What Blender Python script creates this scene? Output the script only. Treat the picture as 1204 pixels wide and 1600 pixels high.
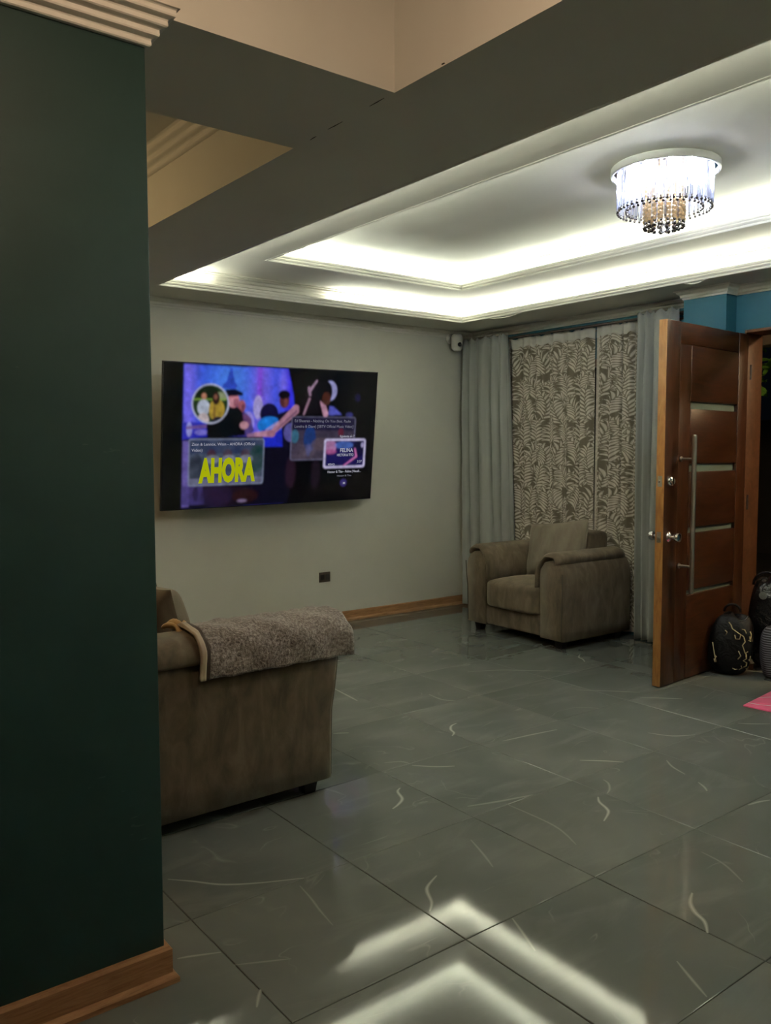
import bpy, bmesh, math, random
import numpy as np
from mathutils import Vector, Matrix

for o in list(bpy.data.objects):
    bpy.data.objects.remove(o, do_unlink=True)
scene = bpy.context.scene
COL = scene.collection
random.seed(7)

# ------------------------------------------------------------------ camera
FPX, CAMH = 1313.8, 1.445
PITCH, ROLL, YAW = 0.0707, -0.0024, 0.9151
def cam_rows():
    fw = np.array([0, -math.sin(PITCH), math.cos(PITCH)])
    up = np.array([0, -math.cos(PITCH), -math.sin(PITCH)])
    rt = np.array([1., 0, 0])
    c, s = math.cos(ROLL), math.sin(ROLL)
    Q = np.array([[c, -s, 0], [s, c, 0], [0, 0, 1]])
    X = fw*math.cos(YAW)+rt*math.sin(YAW)
    Y = fw*math.sin(YAW)-rt*math.cos(YAW)
    return (Q @ np.stack([X, Y, up]).T).T
CR = cam_rows()
def floor_pt(u, v, z=0.0):
    """photo pixel -> point on the horizontal plane z"""
    d = CR @ np.array([u-602, v-800, FPX])
    t = (z-CAMH)/d[2]
    return (d[0]*t, d[1]*t, z)
cam_data = bpy.data.cameras.new('camera')
cam_data.sensor_fit = 'VERTICAL'
cam_data.sensor_height = 36.0
cam_data.lens = 36.0*FPX/1600
cam_data.clip_start = 0.02
cam = bpy.data.objects.new('camera', cam_data)
COL.objects.link(cam)
r_, u_, b_ = CR@[1, 0, 0], CR@[0, -1, 0], CR@[0, 0, -1]
cam.matrix_world = Matrix(((r_[0], u_[0], b_[0], 0), (r_[1], u_[1], b_[1], 0), (r_[2], u_[2], b_[2], CAMH), (0, 0, 0, 1)))
scene.camera = cam

# ------------------------------------------------------------------ world (night)
world = bpy.data.worlds.new('night')
scene.world = world
world.use_nodes = True
world.node_tree.nodes['Background'].inputs[0].default_value = (0.10, 0.14, 0.22, 1)
world.node_tree.nodes['Background'].inputs[1].default_value = 0.006
vs = scene.view_settings
vs.view_transform = 'Standard'
vs.look = 'None'
vs.exposure = 0.64
vs.gamma = 1.0
vs.use_curve_mapping = False

LED_OUT = 162.0       # radiance of the cove LED tapes
LED_IN = 162.0
BULB = 285.0         # chandelier bulbs
WARM1 = 31.0         # dining ceiling lamp
WARM2 = 28.0         # lamp above the passage by the sofa
PORCH = 220.0         # porch lamp outside the door
SCREEN = 0.52

# ------------------------------------------------------------------ helpers
def props(o, label=None, cat=None, group=None, kind=None):
    if label: o['label'] = label
    if cat: o['category'] = cat
    if group: o['group'] = group
    if kind: o['kind'] = kind
    return o

def empty(name, loc=(0, 0, 0), rz=0.0):
    o = bpy.data.objects.new(name, None)
    COL.objects.link(o)
    o.location = loc
    o.rotation_euler = (0, 0, rz)
    o.empty_display_size = 0.1
    return o

class MB:
    def __init__(s):
        s.v = []; s.f = []
    def add(s, vs_, fs_):
        n = len(s.v)
        s.v += [tuple(p) for p in vs_]
        s.f += [tuple(i+n for i in f) for f in fs_]
        return s
    def box(s, x0, x1, y0, y1, z0, z1):
        return s.add([(x0,y0,z0),(x1,y0,z0),(x1,y1,z0),(x0,y1,z0),(x0,y0,z1),(x1,y0,z1),(x1,y1,z1),(x0,y1,z1)],
              [(0,3,2,1),(4,5,6,7),(0,1,5,4),(1,2,6,5),(2,3,7,6),(3,0,4,7)])
    def loft(s, rings, closed=True, caps=True):
        m = len(rings[0]); vs_ = [p for r in rings for p in r]; fs = []
        for i in range(len(rings)-1):
            for j in range(m if closed else m-1):
                k = (j+1) % m
                fs.append((i*m+j, i*m+k, (i+1)*m+k, (i+1)*m+j))
        if caps and closed:
            fs.append(tuple(range(m))[::-1]); fs.append(tuple((len(rings)-1)*m+j for j in range(m)))
        return s.add(vs_, fs)
    def tube(s, path, r, n=8):
        P = [Vector(p) for p in path]; rings = []
        rr = r if isinstance(r, (list, tuple)) else [r]*len(P)
        a = None
        for i, p in enumerate(P):
            t = (P[min(i+1, len(P)-1)]-P[max(i-1, 0)]).normalized()
            if a is None:
                a = t.orthogonal().normalized()
            else:
                a = (a-t*a.dot(t)).normalized()
            b = t.cross(a)
            rings.append([tuple(p+(a*math.cos(2*math.pi*k/n)+b*math.sin(2*math.pi*k/n))*rr[i]) for k in range(n)])
        return s.loft(rings)
    def lathe(s, prof, n=24, c=(0, 0, 0), axis='z'):
        rings = []
        for r, h in prof:
            ring = []
            for k in range(n):
                a = 2*math.pi*k/n
                x, y = r*math.cos(a), r*math.sin(a)
                if axis == 'z': q = (c[0]+x, c[1]+y, c[2]+h)
                elif axis == 'y': q = (c[0]+x, c[1]+h, c[2]+y)
                else: q = (c[0]+h, c[1]+x, c[2]+y)
                ring.append(q)
            rings.append(ring)
        return s.loft(rings)
    def ball(s, c, r, n=10, m=6):
        return s.lathe([(max(1e-4, r*math.sin(math.pi*i/m)), -r*math.cos(math.pi*i/m)) for i in range(m+1)], n, c)
    def grid(s, fn, nu, nv):
        vs_ = [fn(i/nu, j/nv) for j in range(nv+1) for i in range(nu+1)]
        fs = [(j*(nu+1)+i, j*(nu+1)+i+1, (j+1)*(nu+1)+i+1, (j+1)*(nu+1)+i) for j in range(nv) for i in range(nu)]
        return s.add(vs_, fs)
    def rect_sweep(s, prof, x0, x1, y0, y1, closed_prof=True):
        """mitred sweep of profile (outward offset d, z) round a rectangle"""
        rings = []
        for k in range(5):
            ring = []
            for d, z in prof:
                q = [(x0-d, y0-d), (x1+d, y0-d), (x1+d, y1+d), (x0-d, y1+d)][k % 4]
                ring.append((q[0], q[1], z))
            rings.append(ring)
        return s.loft(rings, closed=closed_prof, caps=False)
    def path_sweep(s, prof, pts):
        """mitred sweep of closed profile (d = offset to the left of travel, z) along a polyline in plan"""
        P = [Vector((p[0], p[1])) for p in pts]; rings = []
        for i, p in enumerate(P):
            dirs = []
            if i > 0: dirs.append((P[i]-P[i-1]).normalized())
            if i < len(P)-1: dirs.append((P[i+1]-P[i]).normalized())
            ns = [Vector((-d.y, d.x)) for d in dirs]
            m = ns[0] if len(ns) == 1 else (ns[0]+ns[1])/(1+ns[0].dot(ns[1]))
            rings.append([(p.x+m.x*d, p.y+m.y*d, z) for d, z in prof])
        return s.loft(rings)
    def build(s, name, mat, parent=None, loc=None, rot=None, smooth=False, bevel=0, seg=2, subsurf=0, solid=0, autos=False):
        me = bpy.data.meshes.new(name)
        me.from_pydata(s.v, [], s.f)
        bm = bmesh.new(); bm.from_mesh(me)
        bmesh.ops.recalc_face_normals(bm, faces=bm.faces)
        bm.to_mesh(me); bm.free()
        if mat: me.materials.append(M[mat] if isinstance(mat, str) else mat)
        o = bpy.data.objects.new(name, me)
        COL.objects.link(o)
        if parent: o.parent = parent
        if loc: o.location = loc
        if rot: o.rotation_euler = rot
        if smooth: me.shade_smooth()
        if solid:
            m = o.modifiers.new('solid', 'SOLIDIFY'); m.thickness = solid; m.offset = 0
        if bevel:
            m = o.modifiers.new('bevel', 'BEVEL'); m.width = bevel; m.segments = seg
            m.limit_method = 'ANGLE'; m.angle_limit = math.radians(40); m.harden_normals = False
            if seg > 1: me.shade_smooth()
        if subsurf:
            m = o.modifiers.new('sub', 'SUBSURF'); m.levels = subsurf; m.render_levels = subsurf
            me.shade_smooth()
        if autos:
            me.shade_smooth()
            try: me.set_sharp_from_angle(angle=math.radians(35))
            except Exception: pass
        return o

def copy_obj(o, parent=None, loc=None, rot=None, scale=None):
    c = o.copy(); COL.objects.link(c)
    c.parent = parent
    if loc is not None: c.location = loc
    if rot is not None: c.rotation_euler = rot
    if scale is not None: c.scale = scale
    return c

# ------------------------------------------------------------------ materials
M = {}
def new_mat(name, col, rough=0.6, metal=0.0, spec=0.5):
    m = bpy.data.materials.new(name); m.use_nodes = True
    b = m.node_tree.nodes['Principled BSDF']
    b.inputs['Base Color'].default_value = (*col, 1)
    b.inputs['Roughness'].default_value = rough
    b.inputs['Metallic'].default_value = metal
    b.inputs['Specular IOR Level'].default_value = spec
    M[name] = m
    return m, m.node_tree, b
def nd(nt, typ, **kw):
    n = nt.nodes.new(typ)
    for k, v in kw.items():
        if k.startswith('_'): setattr(n, k[1:], v)
        else:
            n.inputs[k.replace('_', ' ')].default_value = v
    return n
def ramp(nt, fac, stops):
    r = nt.nodes.new('ShaderNodeValToRGB')
    e = r.color_ramp.elements
    while len(e) > 1: e.remove(e[-1])
    e[0].position, e[0].color = stops[0][0], (*stops[0][1], 1)
    for p, c in stops[1:]:
        x = e.new(p); x.color = (*c, 1)
    nt.links.new(fac, r.inputs[0])
    return r.outputs[0]
def coords(nt, scale=(1, 1, 1), rot=(0, 0, 0), kind='Object'):
    if kind == 'World':
        src = nt.nodes.new('ShaderNodeNewGeometry').outputs['Position']
    else:
        src = nt.nodes.new('ShaderNodeTexCoord').outputs[kind]
    mp = nt.nodes.new('ShaderNodeMapping')
    mp.inputs['Scale'].default_value = scale
    mp.inputs['Rotation'].default_value = rot
    nt.links.new(src, mp.inputs[0])
    return mp.outputs[0]
def noise(nt, vec, scale, detail=4, rough=0.55, dist=0.0):
    n = nd(nt, 'ShaderNodeTexNoise', Scale=scale, Detail=detail, Roughness=rough, Distortion=dist)
    nt.links.new(vec, n.inputs['Vector'])
    return n.outputs[0]
def bump(nt, b, h, strength=0.2, dist=0.01):
    n = nd(nt, 'ShaderNodeBump', Strength=strength, Distance=dist)
    nt.links.new(h, n.inputs['Height'])
    nt.links.new(n.outputs[0], b.inputs['Normal'])

def paint(name, col, var=0.05, rough=0.75, bscale=60, bstr=0.05, spec=0.3):
    m, nt, b = new_mat(name, col, rough, 0, spec)
    v = coords(nt, kind='World')
    n = noise(nt, v, 1.7, 5)
    lo = tuple(c*(1-var) for c in col); hi = tuple(min(1, c*(1+var)) for c in col)
    nt.links.new(ramp(nt, n, [(0.3, lo), (0.7, hi)]), b.inputs['Base Color'])
    bump(nt, b, noise(nt, v, bscale, 3), bstr, 0.004)
    return m
paint('cream_wall', (0.62, 0.615, 0.54), 0.04)
paint('ceiling_white', (0.74, 0.725, 0.66), 0.03, 0.8)
paint('trim_white', (0.76, 0.745, 0.68), 0.02, 0.5)
paint('plain_wall', (0.5, 0.46, 0.38), 0.04)
paint('blue_wall', (0.012, 0.078, 0.125), 0.06, 0.6)
paint('crack_dark', (0.05, 0.045, 0.035), 0.1)

# green wall with tiny pale scuffs
m, nt, b = new_mat('green_wall', (0.012, 0.034, 0.026), 0.55, 0, 0.35)
v = coords(nt, kind='World')
n1 = noise(nt, v, 2.2, 5)
base = ramp(nt, n1, [(0.3, (0.009, 0.034, 0.030)), (0.7, (0.012, 0.042, 0.037))])
vv = coords(nt, (1, 1, 3.0), kind='World')
n2 = noise(nt, vv, 26, 2, 0.4); n3 = noise(nt, v, 2.9, 1)
mul = nd(nt, 'ShaderNodeMath', _operation='MULTIPLY'); nt.links.new(n2, mul.inputs[0]); nt.links.new(n3, mul.inputs[1])
fl = ramp(nt, mul.outputs[0], [(0.475, (0, 0, 0)), (0.50, (1, 1, 1))])
mx = nd(nt, 'ShaderNodeMix', _data_type='RGBA'); nt.links.new(fl, mx.inputs[0]); nt.links.new(base, mx.inputs[6]); mx.inputs[7].default_value = (0.03, 0.06, 0.05, 1)
nt.links.new(mx.outputs[2], b.inputs['Base Color'])
bump(nt, b, noise(nt, v, 70, 3), 0.06, 0.004)

# polished grey porcelain with pale veins
TX, TY, TS = 1.053, 1.763, 0.6
def tile_material():
    m, nt, b = new_mat('tile', (0.1, 0.11, 0.1), 0.07, 0, 0.38)
    L = nt.links.new
    pos = nt.nodes.new('ShaderNodeNewGeometry').outputs['Position']
    sub = nd(nt, 'ShaderNodeVectorMath', _operation='SUBTRACT'); L(pos, sub.inputs[0]); sub.inputs[1].default_value = (TX, TY, 0)
    sc = nd(nt, 'ShaderNodeVectorMath', _operation='SCALE'); L(sub.outputs[0], sc.inputs[0]); sc.inputs[3].default_value = 1/TS
    fl = nd(nt, 'ShaderNodeVectorMath', _operation='FLOOR'); L(sc.outputs[0], fl.inputs[0])
    sx = nt.nodes.new('ShaderNodeSeparateXYZ'); L(fl.outputs[0], sx.inputs[0])
    cm = nt.nodes.new('ShaderNodeCombineXYZ'); L(sx.outputs[0], cm.inputs[0]); L(sx.outputs[1], cm.inputs[1])
    wn = nd(nt, 'ShaderNodeTexWhiteNoise', _noise_dimensions='3D'); L(cm.outputs[0], wn.inputs['Vector'])
    off = nd(nt, 'ShaderNodeVectorMath', _operation='SCALE'); L(wn.outputs['Color'], off.inputs[0]); off.inputs[3].default_value = 37.0
    vec = nd(nt, 'ShaderNodeVectorMath', _operation='ADD'); L(pos, vec.inputs[0]); L(off.outputs[0], vec.inputs[1])
    n1 = noise(nt, vec.outputs[0], 2.3, 3, 0.45, 0.3)
    base = ramp(nt, n1, [(0.25, (0.100, 0.111, 0.100)), (0.5, (0.118, 0.129, 0.117)), (0.75, (0.142, 0.151, 0.137))])
    # cloudy streaks
    mp = nd(nt, 'ShaderNodeMapping'); L(vec.outputs[0], mp.inputs[0]); mp.inputs['Scale'].default_value = (1.0, 3.5, 1); mp.inputs['Rotation'].default_value = (0, 0, 0.5)
    n2 = noise(nt, mp.outputs[0], 1.6, 5, 0.6, 1.2)
    st = ramp(nt, n2, [(0.52, (0, 0, 0)), (0.75, (0.35, 0.35, 0.35))])
    mx = nd(nt, 'ShaderNodeMix', _data_type='RGBA'); L(st, mx.inputs[0]); L(base, mx.inputs[6]); mx.inputs[7].default_value = (0.20, 0.21, 0.195, 1)
    # thin veins: zero set of a distorted noise, gated
    mp2 = nd(nt, 'ShaderNodeMapping'); L(vec.outputs[0], mp2.inputs[0]); mp2.inputs['Scale'].default_value = (1.0, 1.7, 1); mp2.inputs['Rotation'].default_value = (0, 0, -0.6)
    n3 = noise(nt, mp2.outputs[0], 1.5, 3, 0.5, 0.8)
    a = nd(nt, 'ShaderNodeMath', _operation='SUBTRACT'); L(n3, a.inputs[0]); a.inputs[1].default_value = 0.5
    ab = nd(nt, 'ShaderNodeMath', _operation='ABSOLUTE'); L(a.outputs[0], ab.inputs[0])
    ve = ramp(nt, ab.outputs[0], [(0.0, (1, 1, 1)), (0.006, (0, 0, 0))])
    n4 = noise(nt, vec.outputs[0], 4.0, 2)
    gate = ramp(nt, n4, [(0.52, (0, 0, 0)), (0.66, (0.2, 0.2, 0.2))])
    g = nd(nt, 'ShaderNodeMix', _data_type='RGBA', _blend_type='MULTIPLY'); g.inputs[0].default_value = 1; L(ve, g.inputs[6]); L(gate, g.inputs[7])
    at = nd(nt, 'ShaderNodeAttribute', _attribute_name='vein')
    mxx = nd(nt, 'ShaderNodeMath', _operation='MAXIMUM'); L(g.outputs[2], mxx.inputs[0]); L(at.outputs['Fac'], mxx.inputs[1])
    mx2 = nd(nt, 'ShaderNodeMix', _data_type='RGBA'); L(mxx.outputs[0], mx2.inputs[0]); L(mx.outputs[2], mx2.inputs[6]); mx2.inputs[7].default_value = (0.42, 0.42, 0.38, 1)
    # tile to tile tint
    tv = nd(nt, 'ShaderNodeMapRange'); L(wn.outputs['Value'], tv.inputs[0]); tv.inputs[3].default_value = 0.93; tv.inputs[4].default_value = 1.07
    tm = nd(nt, 'ShaderNodeVectorMath', _operation='SCALE'); L(mx2.outputs[2], tm.inputs[0]); L(tv.outputs[0], tm.inputs[3])
    L(tm.outputs[0], b.inputs['Base Color'])
    b.inputs['Roughness'].default_value = 0.055
tile_material()
new_mat('grout', (0.045, 0.048, 0.042), 0.8)

def wood(name, c0, c1, c2, scale=(1, 1, 1), rough=0.4, spec=0.4, kind='Object', rot=(0, 0, 0)):
    m, nt, b = new_mat(name, c1, rough, 0, spec)
    v = coords(nt, scale, rot, kind)
    n = noise(nt, v, 5, 6, 0.6, 1.5)
    nt.links.new(ramp(nt, n, [(0.28, c0), (0.5, c1), (0.75, c2)]), b.inputs['Base Color'])
    bump(nt, b, n, 0.08, 0.003)
    return m
wood('oak', (0.20, 0.095, 0.04), (0.30, 0.155, 0.07), (0.38, 0.21, 0.10), (1.2, 1.2, 14), 0.5, 0.3, 'World')
wood('door_wood', (0.017, 0.0048, 0.0018), (0.034, 0.0096, 0.0032), (0.060, 0.019, 0.006), (0.8, 0.8, 5), 0.33, 0.45)
wood('door_stile', (0.019, 0.0055, 0.0018), (0.038, 0.011, 0.0036), (0.066, 0.0215, 0.0066), (6, 6, 0.7), 0.33, 0.45)
wood('door_edge', (0.17, 0.065, 0.016), (0.30, 0.135, 0.035), (0.40, 0.20, 0.065), (5, 5, 0.9), 0.4, 0.4)
wood('frame_wood', (0.045, 0.015, 0.005), (0.075, 0.027, 0.010), (0.115, 0.046, 0.018), (3, 3, 3), 0.45, 0.4)

def suede(name, c0, c1, c2):
    m, nt, b = new_mat(name, c1, 0.85, 0, 0.25)
    v = coords(nt, (1, 1, 0.38))
    n = noise(nt, v, 13, 5, 0.62, 0.5)
    nt.links.new(ramp(nt, n, [(0.32, c0), (0.5, c1), (0.70, c2)]), b.inputs['Base Color'])
    b.inputs['Sheen Weight'].default_value = 0.35
    b.inputs['Sheen Roughness'].default_value = 0.5
    b.inputs['Sheen Tint'].default_value = (0.8, 0.7, 0.55, 1)
    bump(nt, b, noise(nt, coords(nt), 130, 3), 0.12, 0.002)
suede('suede', (0.054, 0.039, 0.024), (0.088, 0.065, 0.041), (0.132, 0.100, 0.066))
suede('cushion_fabric', (0.12, 0.10, 0.073), (0.15, 0.126, 0.092), (0.18, 0.153, 0.114))
new_mat('foot_black', (0.012, 0.011, 0.010), 0.5)
new_mat('piping_dark', (0.055, 0.042, 0.028), 0.8)

def fabric(name, col, var=0.1, sc=(1, 1, 0.15), sheen=0.2):
    m, nt, b = new_mat(name, col, 0.9, 0, 0.2)
    v = coords(nt, sc)
    n = noise(nt, v, 12, 4)
    nt.links.new(ramp(nt, n, [(0.3, tuple(c*(1-var) for c in col)), (0.7, tuple(c*(1+var) for c in col))]), b.inputs['Base Color'])
    b.inputs['Sheen Weight'].default_value = sheen
    bump(nt, b, noise(nt, coords(nt), 260, 2), 0.1, 0.001)
fabric('curtain_grey', (0.30, 0.312, 0.292))

# heathered knitted throw
m, nt, b = new_mat('throw_knit', (0.3, 0.25, 0.2), 0.95, 0, 0.1)
v = coords(nt)
n = noise(nt, v, 95, 3, 0.7); n2 = noise(nt, v, 9, 4)
mm = nd(nt, 'ShaderNodeMath', _operation='MULTIPLY_ADD'); nt.links.new(n2, mm.inputs[0]); mm.inputs[1].default_value = 0.35; nt.links.new(n, mm.inputs[2])
nt.links.new(ramp(nt, mm.outputs[0], [(0.46, (0.080, 0.062, 0.054)), (0.64, (0.20, 0.168, 0.148)), (0.86, (0.38, 0.335, 0.30))]), b.inputs['Base Color'])
b.inputs['Sheen Weight'].default_value = 0.4
bump(nt, b, n, 0.9, 0.008)
fabric('throw_border', (0.055, 0.040, 0.030), 0.2)
fabric('throw_edge', (0.42, 0.35, 0.26), 0.25)
fabric('throw_lining', (0.50, 0.33, 0.15), 0.2)

# devore sheer: leaves are opaque cream pile, the ground between is see-through
m, nt, b = new_mat('sheer', (0.6, 0.55, 0.45), 0.9, 0, 0.1)
L = nt.links.new
at = nd(nt, 'ShaderNodeAttribute', _attribute_name='leaf')
colr = ramp(nt, at.outputs['Fac'], [(0.0, (0.21, 0.18, 0.13)), (1.0, (0.66, 0.61, 0.515))])
L(colr, b.inputs['Base Color'])
tr = nt.nodes.new('ShaderNodeBsdfTransparent')
mix = nt.nodes.new('ShaderNodeMixShader')
al = nd(nt, 'ShaderNodeMapRange'); L(at.outputs['Fac'], al.inputs[0]); al.inputs[3].default_value = 0.80; al.inputs[4].default_value = 0.93
L(al.outputs[0], mix.inputs[0]); L(tr.outputs[0], mix.inputs[1]); L(b.outputs[0], mix.inputs[2])
L(mix.outputs[0], nt.nodes['Material Output'].inputs[0])
fabric('sheer_tape', (0.55, 0.54, 0.48), 0.05)

# metals, plastics, glass
new_mat('steel', (0.62, 0.60, 0.55), 0.28, 1.0)
new_mat('chrome', (0.82, 0.82, 0.84), 0.09, 1.0)
new_mat('plate_white', (0.75, 0.76, 0.78), 0.25, 0.35)
new_mat('rod_dark', (0.030, 0.016, 0.010), 0.45)
new_mat('tv_plastic', (0.006, 0.006, 0.007), 0.35)
new_mat('white_plastic', (0.62, 0.61, 0.55), 0.4)
new_mat('black_lens', (0.004, 0.004, 0.005), 0.1)
new_mat('outlet_brown', (0.045, 0.028, 0.018), 0.45)
new_mat('outlet_hole', (0.008, 0.006, 0.005), 0.6)
new_mat('bead_dark', (0.16, 0.15, 0.16), 0.15, 0.8)
m, nt, b = new_mat('frosted_glass', (0.13, 0.17, 0.15), 0.35, 0, 0.5)
m, nt, b = new_mat('window_glass', (0.02, 0.02, 0.02), 0.03, 0, 0.5)
b.inputs['Alpha'].default_value = 0.25
def rodglass(name, tint, tl_f=0.16):
    m = bpy.data.materials.new(name); m.use_nodes = True; M[name] = m
    nt = m.node_tree; nt.nodes.remove(nt.nodes['Principled BSDF'])
    L = nt.links.new
    g = nt.nodes.new('ShaderNodeBsdfGlossy'); g.inputs['Roughness'].default_value = 0.08; g.inputs[0].default_value = (0.95, 0.95, 1, 1)
    t = nt.nodes.new('ShaderNodeBsdfTransparent'); t.inputs[0].default_value = (*tint, 1)
    tl = nt.nodes.new('ShaderNodeBsdfTranslucent'); tl.inputs[0].default_value = (*tint, 1)
    lw = nd(nt, 'ShaderNodeLayerWeight', Blend=0.45)
    m1 = nt.nodes.new('ShaderNodeMixShader'); m1.inputs[0].default_value = tl_f
    L(t.outputs[0], m1.inputs[1]); L(tl.outputs[0], m1.inputs[2])
    m2 = nt.nodes.new('ShaderNodeMixShader')
    L(lw.outputs['Fresnel'], m2.inputs[0]); L(m1.outputs[0], m2.inputs[1]); L(g.outputs[0], m2.inputs[2])
    L(m2.outputs[0], nt.nodes['Material Output'].inputs[0])
rodglass('crystal', (0.86, 0.89, 0.98), 0.07)
rodglass('amber_crystal', (0.95, 0.80, 0.56), 0.55)
def emitter(name, col, s):
    m = bpy.data.materials.new(name); m.use_nodes = True; M[name] = m
    nt = m.node_tree; nt.nodes.remove(nt.nodes['Principled BSDF'])
    e = nt.nodes.new('ShaderNodeEmission'); e.inputs[0].default_value = (*col, 1); e.inputs[1].default_value = s
    nt.links.new(e.outputs[0], nt.nodes['Material Output'].inputs[0])
emitter('led_outer', (0.97, 1.0, 0.84), LED_OUT)
emitter('led_inner', (0.94, 1.0, 0.85), LED_IN)
emitter('bulb_cool', (0.94, 0.96, 1.0), BULB)
emitter('lamp_warm', (1.0, 0.70, 0.46), WARM1)
emitter('lamp_warm_passage', (1.0, 0.68, 0.32), WARM2)
emitter('lamp_porch', (1.0, 0.72, 0.40), PORCH)

# bags and mat
m, nt, b = new_mat('black_nylon', (0.003, 0.003, 0.0035), 0.5, 0, 0.15)
bump(nt, b, noise(nt, coords(nt), 14, 5, 0.6, 0.6), 0.5, 0.02)
m, nt, b = new_mat('black_gloss', (0.006, 0.006, 0.007), 0.16, 0, 0.6)
bump(nt, b, noise(nt, coords(nt), 9, 4, 0.6, 1.0), 0.6, 0.03)
m, nt, b = new_mat('striped_cloth', (0.1, 0.1, 0.11), 0.8)
w = nd(nt, 'ShaderNodeTexWave', _wave_type='BANDS', _bands_direction='Z', Scale=22.0, Distortion=0.6)
nt.links.new(coords(nt), w.inputs['Vector'])
nt.links.new(ramp(nt, w.outputs[0], [(0.55, (0.008, 0.008, 0.010)), (0.75, (0.13, 0.13, 0.16))]), b.inputs['Base Color'])
new_mat('gold_thread', (0.46, 0.38, 0.20), 0.45, 0.3)
fabric('pink_fleece', (0.62, 0.09, 0.20), 0.15)
new_mat('white_thread', (0.6, 0.5, 0.52), 0.8)
m, nt, b = new_mat('leaf_green', (0.13, 0.30, 0.035), 0.5)
new_mat('bark', (0.10, 0.07, 0.04), 0.9)
paint('patio', (0.06, 0.055, 0.05), 0.2)
paint('yard_wall', (0.05, 0.045, 0.04), 0.2)
paint('porch_beam', (0.42, 0.34, 0.24), 0.05)

# ------------------------------------------------------------------ the setting
XW, YW = 5.56, 5.88             # window wall and television wall planes
ZS, Z1, Z2 = 2.56, 2.70, 2.84   # soffit, first tray step, second tray step
XB0, XB1 = 1.67, 2.27           # dividing beam
YB0, YB1 = 2.12, 2.72           # cross beam above the green wall
OX0, OX1, OY0, OY1 = 2.27, 5.02, -0.43, 5.43     # outer cove edge
IX0, IX1, IY0, IY1 = 2.81, 4.54, 0.08, 4.92      # inner cove edge
XMIN, YMIN = -2.6, -2.4
TOP = 3.0
XCOL, XDW = 5.285, 5.41         # column face, door wall face

# floor
fl = MB().box(XMIN-.1, XW+.15, YMIN-.1, YW+.1, -0.12, -0.004).build('floor', 'grout')
props(fl, 'polished grey stone-look tile floor with thin pale veins', 'floor', kind='structure')
tile_cache = {}
tiles = {}
def tile_mesh(sx, sy):
    k = (round(sx, 3), round(sy, 3))
    if k not in tile_cache:
        g, c = 0.0014, 0.002
        a, bb = sx-2*g, sy-2*g
        mb = MB()
        mb.loft([[(g, g, -0.0038), (g+a, g, -0.0038), (g+a, g+bb, -0.0038), (g, g+bb, -0.0038)],
                 [(g, g, -0.0012), (g+a, g, -0.0012), (g+a, g+bb, -0.0012), (g, g+bb, -0.0012)],
                 [(g+c, g+c, 0), (g+a-c, g+c, 0), (g+a-c, g+bb-c, 0), (g+c, g+bb-c, 0)]])
        me = bpy.data.meshes.new('tile'); me.from_pydata(mb.v, [], mb.f); me.materials.append(M['tile'])
        tile_cache[k] = me
    return tile_cache[k]
def cuts(o, lo, hi):
    k = math.ceil((lo-o)/TS-1e-6); e = [lo]
    while o+k*TS < hi-1e-6:
        if o+k*TS > lo+0.01: e.append(o+k*TS)
        k += 1
    return e+[hi]
ex, ey = cuts(TX, XMIN, XW), cuts(TY, YMIN, YW)
for i in range(len(ex)-1):
    for j in range(len(ey)-1):
        if ex[i] > 2.3 and ey[j+1] < -0.95: continue
        t = bpy.data.objects.new('tile', tile_mesh(ex[i+1]-ex[i], ey[j+1]-ey[j]))
        COL.objects.link(t); t.parent = fl; t.location = (ex[i], ey[j], 0)
        tiles[(math.floor((ex[i]+.01-TX)/TS), math.floor((ey[j]+.01-TY)/TS))] = t

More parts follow.
